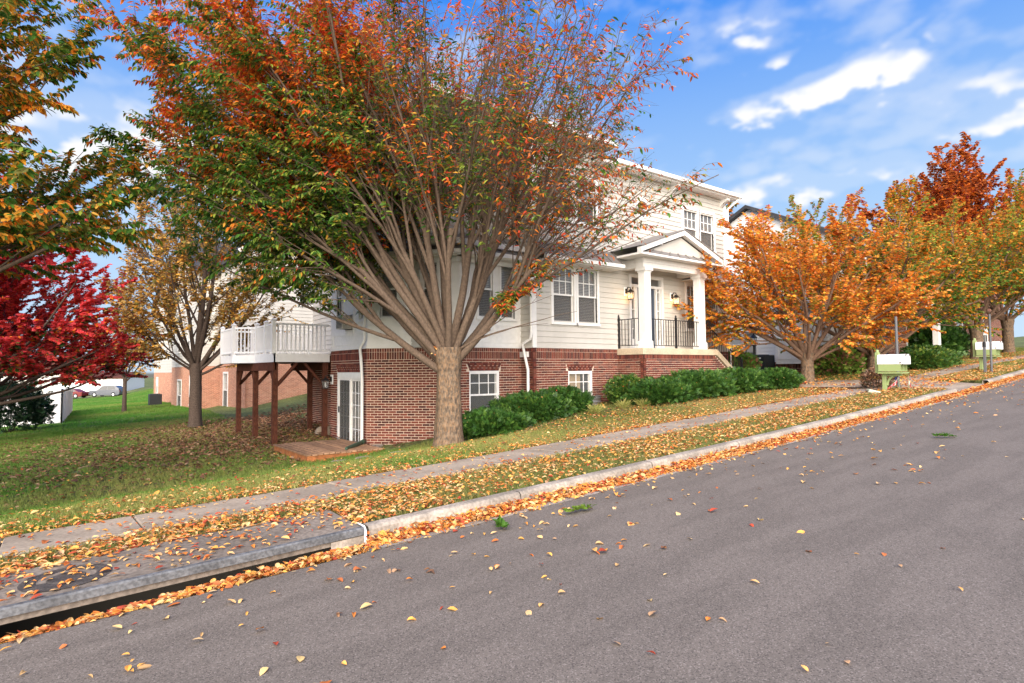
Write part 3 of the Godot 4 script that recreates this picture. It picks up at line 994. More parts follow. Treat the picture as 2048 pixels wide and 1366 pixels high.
func make_main_tree() -> void:
	var limbs := [[182, 34, 2.7, 0.092, 0.55], [204, 44, 2.7, 0.088, 0.35], [160, 42, 2.9, 0.092, 0.4], [176, 50, 3.2, 0.088, 0.2], [186, 58, 3.7, 0.088, 0.1], [164, 60, 3.8, 0.088, 0.1], [198, 56, 3.4, 0.08, 0.2], [178, 62, 3.2, 0.100, 0.15], [215, 66, 3.0, 0.080, 0.1], [135, 68, 3.1, 0.088], [98, 80, 3.5, 0.104], [190, 80, 3.5, 0.096], [15, 80, 3.4, 0.100], [275, 68, 2.9, 0.080], [50, 66, 3.1, 0.088], [330, 64, 2.9, 0.080], [2, 60, 3.2, 0.096, 0.15], [24, 48, 2.8, 0.080, 0.3], [347, 44, 2.7, 0.084, 0.4], [335, 24, 1.0, 0.03, 0.1]]
	var P := {"seed": 5, "mode": 0, "size": 0.118, "trunk_h": 2.15, "trunk_r": 0.285, "flare": 0.55, "thin_up": 0.10, "head": 0.28, "bark": M.bark, "limb_mat": M.branch, "limbs": limbs, "keep": keep_main, "clip": clip_main, "leaf_w": 0.34, "thin": 0.0045, "droop": 0.95, "patch": 0.8,
		"levels": [
			{"n": 7, "up": 0.012, "jit": 0.05, "sides": 9, "taper": 0.62, "kids": 5, "t0": 0.42, "a0": 0.12, "a1": 0.42, "lenk": 2.35, "rk": 0.66, "leaves": 0, "lift": 0.0},
			{"n": 10, "up": -0.012, "jit": 0.075, "sides": 6, "taper": 0.2, "kids": 16, "t0": 0.10, "a0": 0.2, "a1": 0.6, "lenk": 0.34, "rk": 0.45, "leaves": 0, "lift": 0.2},
			{"n": 6, "up": -0.015, "jit": 0.09, "sides": 4, "taper": 0.3, "kids": 9, "t0": 0.15, "a0": 0.35, "a1": 0.85, "lenk": 0.45, "rk": 0.5, "leaves": 10},
			{"n": 4, "up": -0.06, "jit": 0.1, "sides": 3, "taper": 0.4, "kids": 0, "t0": 0.2, "a0": 0.3, "a1": 0.7, "lenk": 0.4, "rk": 0.5, "leaves": 46},
		]}
	var t := make_tree("zelkova_tree", "large vase shaped street tree with red, orange and green leaves before the corner house", "tree", on(6.9, -11.35), P)
	# leaves caught in the fork
	var s := Swarm.new()
	for i in 70:
		litter_leaf(s, Vector3(0, 2.05, 0) - RI * rr(0.26, 0.36) - FW * rr(0.02, 0.22) + Vector3(0, rr(-0.05, 0.12), 0), rr(0.06, 0.09), LEAVES, 1.0)
	swarm(t, "leaf_litter", s, leaf_mesh(0.42, 0.1), M.litter)

func street_levels(up0: float, leaves: float) -> Array:
	return [
		{"n": 7, "up": up0, "jit": 0.09, "sides": 6, "taper": 0.25, "kids": 11, "t0": 0.18, "a0": 0.35, "a1": 0.8, "lenk": 0.48, "rk": 0.42, "leaves": 0, "lift": 0.25},
		{"n": 5, "up": 0.03, "jit": 0.09, "sides": 4, "taper": 0.3, "kids": 7, "t0": 0.2, "a0": 0.35, "a1": 0.85, "lenk": 0.46, "rk": 0.5, "leaves": 3},
		{"n": 3, "up": 0.02, "jit": 0.1, "sides": 3, "taper": 0.4, "kids": 0, "t0": 0.2, "a0": 0.3, "a1": 0.7, "lenk": 0.4, "rk": 0.5, "leaves": leaves},
	]

func make_street_trees() -> void:
	var limbs := [[178, 30, 3.1, 0.085], [196, 40, 3.4, 0.08], [160, 36, 3.6, 0.085], [205, 58, 3.6, 0.075], [175, 66, 3.9, 0.08], [100, 50, 3.4, 0.07], [255, 50, 3.2, 0.07], [10, 34, 3.6, 0.09], [350, 48, 3.6, 0.08], [25, 54, 3.8, 0.08], [0, 68, 3.9, 0.075], [320, 40, 3.0, 0.07], [70, 76, 3.9, 0.075], [140, 72, 3.8, 0.07], [290, 70, 3.5, 0.07], [345, 22, 2.8, 0.05]]
	for q in limbs: q[2] *= 1.12
	var P := {"seed": 21, "mode": 1, "size": 0.118, "wide": 1.0, "leaf_w": 0.55, "trunk_h": 1.05, "trunk_r": 0.20, "flare": 0.35, "head": 0.25, "bark": M.bark2, "limb_mat": M.branch2, "limbs": limbs, "thin": 0.005, "droop": 0.7, "levels": street_levels(0.0, 56.0)}
	make_tree("cherry_tree", "rounded street tree with orange leaves, beside the yew hedge", "tree", on(19.85, -10.0), P, "orange street trees along the front yards")
	P.seed = 23
	P.mode = 5
	P.trunk_h = 0.85
	P.limbs = [[178, 32, 3.6, 0.10], [190, 48, 3.6, 0.09], [165, 60, 4.0, 0.09], [5, 36, 3.8, 0.10], [350, 52, 3.8, 0.09], [20, 64, 4.0, 0.08], [90, 56, 3.6, 0.08], [265, 54, 3.4, 0.08], [120, 74, 4.2, 0.08], [300, 72, 4.0, 0.08], [230, 40, 3.2, 0.07], [320, 38, 3.2, 0.07]]
	for q in P.limbs: q[2] *= 1.3
	make_tree("cherry_tree", "low forked orange street tree rising behind the green mailbox post", "tree", on(24.6, -9.9), P, "orange street trees along the front yards")
	P.seed = 27
	P.size = 0.15
	P.levels = street_levels(0.0, 34.0)
	P.trunk_h = 1.5
	P.trunk_r = 0.26
	make_tree("cherry_tree", "street tree with straight trunk behind the second mailbox, yellow green leaves", "tree", on(33.6, -9.1), P, "orange street trees along the front yards")
	P.seed = 29
	P.trunk_h = 1.8
	make_tree("cherry_tree", "farthest street tree up the hill, green under yellow leaves", "tree", on(40.5, -9.6), P, "orange street trees along the front yards")

func clip_maple(p: Vector3) -> bool: return p.y < 2.4 + 0.8 * hue.get_noise_3d(p.x, 3.0, p.z)

func clip_near(p: Vector3) -> bool: return p.y < 4.3 + 0.4 * hue.get_noise_3d(p.x * 2, 3.0, p.z * 2)

func make_other_trees() -> void:
	var ring := func(n: int, e0: float, e1: float, l0: float, l1: float, r: float) -> Array:
		var q := []
		for i in n:
			var f := float(i) / (n - 1)
			q.append([fmod(i * 137.5, 360.0), lerpf(e0, e1, f), lerpf(l0, l1, f) * rr(0.85, 1.1), r, rr(0.0, 0.6)])
		return q
	rng.seed = 40
	# red maple by the fence
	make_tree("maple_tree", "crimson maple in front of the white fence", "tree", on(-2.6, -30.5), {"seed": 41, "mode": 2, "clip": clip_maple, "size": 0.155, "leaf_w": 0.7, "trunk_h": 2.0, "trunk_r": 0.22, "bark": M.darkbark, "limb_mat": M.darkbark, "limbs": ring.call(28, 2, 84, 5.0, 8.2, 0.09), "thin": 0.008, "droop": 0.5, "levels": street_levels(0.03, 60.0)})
	# yellow tree behind the deck
	var yl := [[92, 84, 8.5, 0.16], [185, 66, 6.5, 0.10], [5, 62, 6.0, 0.11], [170, 48, 4.8, 0.08], [20, 44, 4.6, 0.08], [200, 30, 4.2, 0.06], [350, 32, 4.0, 0.06], [260, 50, 4.4, 0.07], [100, 50, 4.6, 0.07], [150, 74, 7.4, 0.10], [330, 74, 7.4, 0.11], [10, 24, 3.0, 0.055, 0.5], [230, 30, 2.8, 0.05, 0.2]]
	make_tree("ash_tree", "tall thin tree with sparse yellow leaves growing behind the white deck", "tree", on(4.65, -27.2), {"seed": 43, "mode": 3, "size": 0.15, "leaf_w": 0.5, "trunk_h": 2.6, "trunk_r": 0.24, "flare": 0.3, "bark": M.darkbark, "limb_mat": M.darkbark, "limbs": yl, "thin": 0.008, "droop": 0.8, "levels": street_levels(0.06, 30.0)})
	make_tree("ash_tree", "slim young tree standing alone in the far lawn", "tree", on(4.1, -50.0), {"seed": 44, "mode": 3, "size": 0.2, "leaf_w": 0.5, "trunk_h": 2.6, "trunk_r": 0.13, "bark": M.darkbark, "limb_mat": M.darkbark, "limbs": ring.call(9, 35, 80, 2.6, 4.2, 0.06), "thin": 0.01, "levels": street_levels(0.06, 14.0)})
	# the next street tree, its crown reaching in over the lawn
	var nl := []
	for q in [[10, 20, 5.4], [350, 28, 5.4], [30, 32, 5.6], [0, 42, 6.2], [20, 50, 6.4], [340, 50, 6.2], [60, 44, 6.0], [90, 40, 5.8], [40, 64, 7.0], [0, 64, 7.2], [330, 66, 7.0], [80, 70, 7.4], [120, 60, 6.6], [180, 60, 6.8], [220, 56, 6.4], [270, 58, 6.2], [300, 50, 5.8], [180, 40, 5.4], [150, 50, 5.6], [240, 74, 7.0]]:
		nl.append([q[0], q[1], q[2] * 1.0, 0.10])
	make_tree("zelkova_tree", "street tree at the lawn's edge, green and orange branches reaching over the lawn", "tree", on(-4.5, -12.6), {"seed": 47, "clip": clip_near, "mode": 4, "size": 0.118, "leaf_w": 0.42, "trunk_h": 2.3, "trunk_r": 0.26, "bark": M.bark, "limb_mat": M.branch, "limbs": nl, "thin": 0.005, "droop": 0.95,
		"levels": [
			{"n": 8, "up": -0.01, "jit": 0.06, "sides": 6, "taper": 0.22, "kids": 16, "t0": 0.25, "a0": 0.2, "a1": 0.55, "lenk": 0.42, "rk": 0.42, "leaves": 0, "lift": 0.3},
			{"n": 5, "up": -0.02, "jit": 0.07, "sides": 4, "taper": 0.3, "kids": 7, "t0": 0.2, "a0": 0.3, "a1": 0.75, "lenk": 0.42, "rk": 0.5, "leaves": 3},
			{"n": 3, "up": -0.06, "jit": 0.08, "sides": 3, "taper": 0.4, "kids": 0, "t0": 0.2, "a0": 0.3, "a1": 0.7, "lenk": 0.4, "rk": 0.5, "leaves": 85},
		]})
	# beyond the roofs
	make_tree("oak_tree", "tall rusty tree showing above the neighbouring side wall", "tree", Vector3(37.5, 1.6, -27.0), {"seed": 51, "mode": 7, "size": 0.26, "leaf_w": 0.6, "trunk_h": 3.5, "trunk_r": 0.3, "bark": M.darkbark, "limb_mat": M.darkbark, "limbs": ring.call(16, 30, 84, 4.5, 8.6, 0.13), "thin": 0.012, "levels": street_levels(0.06, 24.0)})
	make_tree("oak_tree", "dark red oak rising above the street trees at the hilltop", "tree", Vector3(49.0, 2.8, -14.5), {"seed": 53, "mode": 6, "size": 0.24, "leaf_w": 0.6, "trunk_h": 3.5, "trunk_r": 0.34, "bark": M.darkbark, "limb_mat": M.darkbark, "limbs": ring.call(22, 20, 84, 5.6, 8.6, 0.14), "thin": 0.012, "levels": street_levels(0.05, 36.0)})

func make_shrub(called: String, label: String, category: String, at: Vector3, rx: float, rz: float, h: float, count: int, size: float, pal: Array, sd: int, group := "", box := 0.0) -> Node3D:
	rng.seed = sd
	var t := thing(called, label, category, at, 0.0, group)
	var lump := FastNoiseLite.new(); lump.seed = sd; lump.frequency = 1.5; lump.fractal_octaves = 3
	var stems := Geo.new()
	for i in 9:
		var a := rr(0, TAU)
		var tip := Vector3(cos(a) * rx * rr(0.2, 0.75), h * rr(0.45, 0.8), sin(a) * rz * rr(0.2, 0.75))
		stems.tube([Vector3(rr(-0.08, 0.08), -0.1, rr(-0.08, 0.08)), tip * Vector3(0.5, 0.45, 0.5), tip], [0.02, 0.014, 0.006], 5)
	part(t, "stems", stems, M.darkbark)
	var s := Swarm.new()
	for i in count:
		var d := Vector3(rr(-1, 1), rr(-0.55, 1), rr(-1, 1))
		if d.length() > 1.0 or d.length() < 0.2: continue
		d = d.normalized()
		var q := d
		if box > 0:
			var m := maxf(absf(d.x), maxf(absf(d.y), absf(d.z)))
			q = d.lerp(d / m, box)
		var r := pow(rng.randf(), 0.22) * (1.0 + 0.42 * lump.get_noise_3d(d.x * 1.6 * rx, d.y * 1.6 * h, d.z * 1.6 * rz))
		var p := Vector3(q.x * rx, h * 0.48 + q.y * h * 0.52, q.z * rz) * Vector3(r, 1, r)
		p.y = h * 0.48 + q.y * h * 0.52 * r
		if p.y < 0.0: continue
		var y := (Vector3(d.x, d.y * 0.8 + 0.35, d.z) + Vector3(rr(-1, 1), rr(-0.8, 0.8), rr(-1, 1)) * 0.75).normalized()
		var b := basis_for(y, rr(0, TAU))
		var l := size * rr(0.65, 1.3)
		var c: Array = pal[rng.randi() % pal.size()]
		var k := rr(0.7, 1.3)
		s.put(b.x * l, b.y * l, b.z * l, p, Color(c[0] * k, c[1] * k, c[2] * k))
	swarm(t, "foliage", s, M.sprig, M.needle)
	if size < 0.13 and h > 0.5:
		var cl := Swarm.new()
		for i in 46:
			var a := rr(0, TAU); var e := rr(0.15, 1.3)
			var p := Vector3(cos(a) * cos(e) * rx, h * 0.5 + sin(e) * h * 0.5, sin(a) * cos(e) * rz) * rr(0.92, 1.02)
			litter_leaf(cl, p, rr(0.04, 0.075), LEAVES if rng.randf() < 0.5 else TANS, 1.0)
		swarm(t, "caught_leaves", cl, leaf_mesh(0.45, 0.1), M.litter)
	return t

func make_shrubs() -> void:
	var yew := [[0.032, 0.09, 0.016], [0.050, 0.13, 0.020], [0.024, 0.068, 0.014], [0.085, 0.165, 0.026], [0.04, 0.105, 0.02]]
	var tip := [[0.07, 0.15, 0.025], [0.12, 0.20, 0.03], [0.05, 0.12, 0.02], [0.19, 0.24, 0.04]]
	rng.seed = 7
	M.sprig = sprig_mesh(9, 0.075)
	M.broad = sprig_mesh(5, 0.16)
	var low := "yew shrubs under the basement windows"
	make_shrub("yew_shrub", "low dark yew spreading against the large tree's trunk", "shrub", on(8.15, -11.5), 0.95, 0.75, 0.54, 10500, 0.115, yew, 61, low)
	make_shrub("yew_shrub", "dark yew below the downspout between two basement windows", "shrub", on(9.6, -11.75), 1.05, 0.8, 0.64, 12000, 0.115, yew, 62, low)
	make_shrub("yew_shrub", "dark yew whose end stands against the corrugated window well", "shrub", on(10.75, -11.9), 0.72, 0.6, 0.62, 7000, 0.115, yew, 63, low)
	var hed := "yew hedge in front of the porch"
	make_shrub("boxwood_shrub", "lighter clipped boxwood beside the window well", "shrub", on(13.1, -11.75), 0.62, 0.6, 0.78, 8000, 0.085, tip + yew, 64)
	make_shrub("yew_shrub", "yew at the boxwood end of the porch hedge", "shrub", on(13.6, -11.0), 1.15, 0.8, 0.62, 12000, 0.12, yew, 65, hed)
	make_shrub("yew_shrub", "tallest yew of the hedge before the porch bricks", "shrub", on(15.1, -10.9), 1.25, 0.9, 0.74, 13000, 0.12, yew + [tip[0]], 66, hed)
	make_shrub("yew_shrub", "yew of the hedge below the porch steps", "shrub", on(16.8, -10.65), 1.15, 0.8, 0.68, 12000, 0.12, yew + [tip[0]], 67, hed)
	make_shrub("yew_shrub", "small yew ending the hedge toward the orange street tree", "shrub", on(18.2, -10.1), 0.75, 0.6, 0.6, 7500, 0.115, yew, 68, hed)
	M.sprig = M.broad
	make_shrub("leafy_shrub", "light green broadleaf bush behind the porch stair railing", "shrub", on(20.6, -13.0), 0.75, 0.7, 1.1, 2600, 0.16, [[0.10, 0.22, 0.03], [0.16, 0.28, 0.05], [0.3, 0.12, 0.08]], 71)
	make_shrub("hydrangea_shrub", "broadleaf hydrangea with faded pink heads beside the brick wall", "shrub", on(24.2, -10.9), 1.5, 0.8, 1.05, 5200, 0.17, [[0.09, 0.19, 0.025], [0.14, 0.25, 0.035], [0.22, 0.28, 0.05], [0.32, 0.13, 0.09]], 72)
	make_shrub("bare_shrub", "small brown dried shrub beside the green mailbox post", "shrub", on(18.75, -7.45), 0.42, 0.4, 0.62, 1700, 0.075, [[0.14, 0.07, 0.04], [0.22, 0.11, 0.06], [0.07, 0.06, 0.03], [0.30, 0.18, 0.12]], 73)
	M.sprig = sprig_mesh(9, 0.09)
	make_shrub("box_hedge", "flat topped clipped hedge before the brick house, longer one", "hedge", on(27.4, -8.9), 1.7, 0.55, 0.62, 8000, 0.12, yew + tip, 74, "clipped hedges", 0.75)
	make_shrub("box_hedge", "flat topped clipped hedge standing behind the longer one", "hedge", on(30.0, -9.9), 1.5, 0.5, 0.72, 7000, 0.12, yew + tip, 75, "clipped hedges", 0.75)
	make_shrub("yew_shrub", "big dark evergreen between the brick house and a straight tree trunk", "shrub", on(33.6, -10.8), 1.9, 1.2, 1.7, 9000, 0.2, yew, 76)
	make_shrub("evergreen_shrub", "dark bushy evergreen beside the white vinyl fence", "shrub", on(-1.55, -38.0), 1.5, 1.2, 2.3, 6500, 0.22, [[0.02, 0.06, 0.025], [0.03, 0.08, 0.035], [0.05, 0.09, 0.05]], 77)
	# grassy clumps near the window well
	for q in [[10.9, -10.9, "pale arching liriope clump in front of the window well", 81], [12.05, -11.0, "pale liriope clump at the foot of the boxwood", 82], [12.6, -10.8, "small liriope clump at the hedge's foot", 83]]:
		rng.seed = q[3]
		var s := Swarm.new()
		var t := thing("grass_clump", q[2], "plant", on(q[0], q[1]), 0.0, "liriope clumps")
		for i in 130:
			var a := rr(0, TAU)
			var y := Vector3(cos(a) * rr(0.3, 1.0), rr(0.4, 1.0), sin(a) * rr(0.3, 1.0)).normalized()
			var b := basis_for(y, rr(-0.5, 0.5))
			var l := rr(0.18, 0.36)
			var c := Color(0.24, 0.30, 0.06).lerp(Color(0.55, 0.48, 0.18), rng.randf())
			s.put(b.x * l * 0.16, b.y * l, b.z * l, Vector3(rr(-0.06, 0.06), 0, rr(-0.06, 0.06)), c)
		swarm(t, "blades", s, leaf_mesh(0.4, 0.05), M.grass)

func make_twigs() -> void:
	for q in [[4.47, -4.71, 0.18, "fresh green leafy twig lying on the asphalt near the gutter leaves", 91], [3.55, -4.88, 0.12, "small dark green twig fallen on the road beside the gutter", 92], [11.2, -3.5, 0.13, "dark green twig lying out in the road lane", 93]]:
		rng.seed = q[4]
		var t := thing("leafy_twig", q[3], "twig", Vector3(q[0], prof(q[0]) + 0.016 * (q[1] - ZA) + 0.012, q[1]), rr(0, 6), "green twigs on the road")
		var l: float = q[2]
		part(t, "stem", Geo.new().tube([Vector3(-l, 0.01, 0), Vector3(0, 0.03, 0.02), Vector3(l, 0.015, -0.02)], [0.005, 0.004, 0.002], 5), M.branch)
		var s := Swarm.new()
		for i in 44:
			var x := rr(-l, l)
			var y := Vector3(rr(-0.4, 1), rr(0.0, 0.5), rr(-1, 1)).normalized()
			var b := basis_for(y, rr(-1, 1))
			var k := rr(0.05, 0.085)
			s.put(b.x * k, b.y * k, b.z * k, Vector3(x, 0.02 + rr(0, 0.02), rr(-0.02, 0.02)), mixc(GREEN, LIME, rng.randf() * (0.7 if q[2] > 0.15 else 0.1)))
		swarm(t, "leaves", s, leaf_mesh(0.45, 0.08), M.leaf)

# ---------- wall pieces, all in a wall's own axes: x along, y up, z out ----------
func wall_frame(p: Vector3, d: Vector3) -> Transform3D:
	return Transform3D(Basis(d, Vector3.UP, d.cross(Vector3.UP)), p)

func solid_cells(length: float, y0: float, y1: float, holes: Array) -> Array:
	var xs := [0.0, length]
	for h in holes:
		for e in [h[0], h[1]]:
			if e > 0 and e < length and not xs.has(e): xs.append(e)
	xs.sort()
	var out := []
	for i in xs.size() - 1:
		var a: float = xs[i]; var b: float = xs[i + 1]
		var mid := (a + b) / 2
		var cuts := []
		for h in holes:
			if h[0] < mid and h[1] > mid: cuts.append(Vector2(maxf(y0, h[2]), minf(y1, h[3])))
		cuts.sort_custom(func(p, q): return p.x < q.x)
		var y := y0
		for c in cuts:
			if c.y <= y: continue
			if c.x > y: out.append([a, b, y, c.x])
			y = maxf(y, c.y)
		if y < y1: out.append([a, b, y, y1])
	return out

func sheath(length: float, y0: float, y1: float, holes: Array, thick := 0.12) -> Geo:
	var g := Geo.new()
	for c in solid_cells(length, y0, y1, holes):
		g.bx(c[0], c[1], c[2], c[3], -thick, 0.0)
	return g

const BT := [[0.165, 0.046, 0.032], [0.125, 0.036, 0.027], [0.21, 0.060, 0.040], [0.090, 0.030, 0.025], [0.18, 0.064, 0.042]]
const PT := [[0.50, 0.24, 0.155], [0.46, 0.21, 0.14], [0.53, 0.27, 0.18]]

func tone(pal: Array) -> Color:
	var t: Array = pal[rng.randi() % pal.size()]
	var k := rr(0.85, 1.15)
	return Color(t[0] * k, t[1] * k, t[2] * k)

# singles: how many bricks are pieces of their own; the rest are joined
func brick_wall(house: Node3D, xf: Transform3D, length: float, y0: float, y1: float, holes: Array, singles: int, band := true, pal: Array = BT, course := 0.0677, blen := 0.2032) -> MeshInstance3D:
	var w := part(house, "brick_wall", sheath(length, y0, y1, holes), M.mortar)
	w.transform = xf
	var g := Geo.new()
	var single_mesh: ArrayMesh = null
	var yt := y1
	var jw := 0.013
	if band:
		var k := int(length / 0.0677)
		var st := length / k
		for i in k:
			g.col = tone(pal)
			g.bx(i * st + jw / 2, (i + 1) * st - jw / 2, y1 - 0.098, y1 - 0.004, -0.02, 0.009)
			g.col = tone(pal)
			g.bx(i * st + jw / 2, (i + 1) * st - jw / 2, y1 - 0.299, y1 - 0.106, -0.02, 0.011)
		yt = y1 - 0.305
	var skip := []
	for h in holes:
		skip.append([h[0], h[1], h[2], h[3]])
		if h.size() > 4:   # flat arch of slanted bricks over the opening
			var a: float = h[0] - 0.05; var b: float = h[1] + 0.05; var ya: float = h[3]; var yb: float = h[3] + 0.205
			skip.append([a - 0.005, b + 0.005, ya, yb])
			var m := int((b - a) / 0.0677)
			for i in m:
				var f0 := float(i) / m; var f1 := float(i + 1) / m
				var e := 0.07
				var l0 := lerpf(a + e, b - e, f0) + 0.004; var l1 := lerpf(a + e, b - e, f1) - 0.004
				var u0 := lerpf(a - 0.02, b + 0.02, f0) + 0.004; var u1 := lerpf(a - 0.02, b + 0.02, f1) - 0.004
				var cut := 0.36 if i % 2 == 0 else 0.66
				for seg in [[0.0, cut - 0.02], [cut + 0.02, 1.0]]:
					g.col = tone(pal)
					var s0: float = seg[0]; var s1: float = seg[1]
					g.prism([Vector3(lerpf(l0, u0, s0), lerpf(ya, yb, s0), -0.02), Vector3(lerpf(l1, u1, s0), lerpf(ya, yb, s0), -0.02), Vector3(lerpf(l1, u1, s1), lerpf(ya, yb, s1), -0.02), Vector3(lerpf(l0, u0, s1), lerpf(ya, yb, s1), -0.02)], Vector3(0, 0, 0.034))
	var row := 0
	var y := yt - course
	while y > y0 - course * 0.5:
		var s := -blen * 0.5 if row % 2 == 1 else 0.0
		while s < length - 0.02:
			var a := maxf(s, 0.0) + jw / 2; var b := minf(s + blen, length) - jw / 2
			s += blen
			var ya := y + jw / 2; var yb := y + course - jw / 2
			var runs := [[a, b]]
			for h in skip:
				if h[2] > (ya + yb) / 2 or h[3] < (ya + yb) / 2: continue
				var next := []
				for r in runs:
					if h[1] <= r[0] or h[0] >= r[1]: next.append(r)
					else:
						if h[0] - r[0] > 0.03: next.append([r[0], h[0]])
						if r[1] - h[1] > 0.03: next.append([h[1], r[1]])
				runs = next
			for r in runs:
				var proud := rr(0.008, 0.013)
				if singles > 0 and r[1] - r[0] > blen - jw * 1.5 and y > 0.05:
					if single_mesh == null:
						single_mesh = Geo.new().bx(-(blen - jw) / 2, (blen - jw) / 2, -(course - jw) / 2, (course - jw) / 2, -0.03, 0.0).mesh()
					var o := part(w, "brick", single_mesh, M.bricks[rng.randi() % 5])
					o.position = Vector3((r[0] + r[1]) / 2, (ya + yb) / 2, proud)
					singles -= 1
				else:
					g.col = tone(pal)
					g.bx(r[0], r[1], ya, yb, -0.02, proud)
		y -= course
		row += 1
	var j := part(w, "brickwork", g, M.brickmix)
	j.set_meta("kind", "stuff")
	return w

func siding_wall(house: Node3D, xf: Transform3D, length: float, y0: float, y1: float, holes: Array, m: Material, expo := 0.158) -> MeshInstance3D:
	var w := part(house, "siding_wall", sheath(length, y0, y1, holes), M.sheath)
	w.transform = xf
	var y := y0
	while y < y1 - 0.02:
		var t := minf(y + expo, y1)
		var runs := [[0.0, length]]
		for h in holes:
			if h[2] >= t - 0.01 or h[3] <= y + 0.01: continue
			# a hole that ends inside this board cuts it wholly; the casing covers the rest
			if h[2] > y + expo * 0.6 or h[3] < y + expo * 0.4: continue
			var next := []
			for r in runs:
				if h[1] <= r[0] or h[0] >= r[1]: next.append(r)
				else:
					if h[0] - r[0] > 0.02: next.append([r[0], h[0]])
					if r[1] - h[1] > 0.02: next.append([h[1], r[1]])
			runs = next
		for r in runs:
			var g := Geo.new()
			var wob := rr(-0.001, 0.0015)
			g.prism([Vector3(r[0], y, 0.001), Vector3(r[0], y, 0.024 + wob), Vector3(r[0], y + 0.012, 0.025 + wob), Vector3(r[0], t - 0.002, 0.006), Vector3(r[0], t - 0.002, 0.001)], Vector3(r[1] - r[0], 0, 0))
			part(w, "siding_board", g, m)
		y += expo
	return w

func bars(g: Geo, list: Array) -> Geo:
	for q in list: g.bx(q[0], q[1], q[2], q[3], q[4], q[5])
	return g

# double-hung sash window; grid: panes across and down in the upper sash
func window(house: Node3D, xf: Transform3D, s0: float, s1: float, y0: float, y1: float, opt := {}) -> Node3D:
	var across: int = opt.get("across", 3)
	var cas: float = opt.get("casing", 0.09)
	var proud: float = opt.get("proud", 0.045)
	var hood: float = opt.get("hood", cas)
	var w := Node3D.new()
	w.name = "window"
	house.add_child(w, true)
	w.transform = xf
	var f := Geo.new()
	bars(f, [[s0 - cas, s0, y0 - 0.02, y1 + hood, -0.10, proud], [s1, s1 + cas, y0 - 0.02, y1 + hood, -0.10, proud], [s0 - 0.001, s1 + 0.001, y1, y1 + hood, -0.10, proud + 0.002]])
	f.bx(s0 - cas - 0.02, s1 + cas + 0.02, y0 - 0.07, y0 + 0.001, -0.10, proud + 0.025)
	part(w, "casing", f, M.white)
	var mid := lerpf(y0, y1, opt.get("meet", 0.5))
	var st := 0.038
	var sash := Geo.new()
	bars(sash, [[s0, s0 + st, mid, y1, -0.05, -0.012], [s1 - st, s1, mid, y1, -0.05, -0.012], [s0, s1, y1 - st, y1 - 0.001, -0.05, -0.011], [s0, s1, mid - 0.02, mid + 0.028, -0.05, -0.010]])
	bars(sash, [[s0, s0 + st, y0, mid - 0.021, -0.085, -0.048], [s1 - st, s1, y0, mid - 0.021, -0.085, -0.048], [s0, s1, y0 + 0.002, y0 + st + 0.02, -0.085, -0.047]])
	part(w, "sash", sash, M.white)
	for i in range(1, across):
		var x := lerpf(s0 + st, s1 - st, float(i) / across)
		part(w, "muntin", Geo.new().bx(x - 0.011, x + 0.011, mid + 0.02, y1 - st, -0.034, -0.020), M.white)
	if across > 1:
		var yy := (mid + 0.03 + y1 - st) / 2
		part(w, "muntin", Geo.new().bx(s0 + st, s1 - st, yy - 0.011, yy + 0.011, -0.035, -0.019), M.white)
	var p := Geo.new()
	p.quad(Vector3(s0 + st, mid + 0.02, -0.03), Vector3(s1 - st, mid + 0.02, -0.03), Vector3(s1 - st, y1 - st, -0.03), Vector3(s0 + st, y1 - st, -0.03))
	part(w, "pane", p, M.glass)
	p = Geo.new()
	p.quad(Vector3(s0 + st, y0 + st, -0.066), Vector3(s1 - st, y0 + st, -0.066), Vector3(s1 - st, mid - 0.02, -0.066), Vector3(s0 + st, mid - 0.02, -0.066))
	part(w, "pane", p, M.glass)
	if opt.get("screen", true):
		p = Geo.new()
		p.quad(Vector3(s0 + st, y0 + st, -0.040), Vector3(s1 - st, y0 + st, -0.040), Vector3(s1 - st, mid - 0.02, -0.040), Vector3(s0 + st, mid - 0.02, -0.040))
		part(w, "insect_screen", p, M.screenmesh)
	var back: Material = opt.get("blind", M.blind)
	if back != null:
		var b := Geo.new()
		var y := y1 - 0.02
		while y > y0 + 0.03:
			b.quad(Vector3(s0 + 0.01, y - 0.028, -0.128), Vector3(s1 - 0.01, y - 0.028, -0.128), Vector3(s1 - 0.01, y, -0.148), Vector3(s0 + 0.01, y, -0.148))
			y -= 0.046
		part(w, "blind", b, back)
	return w

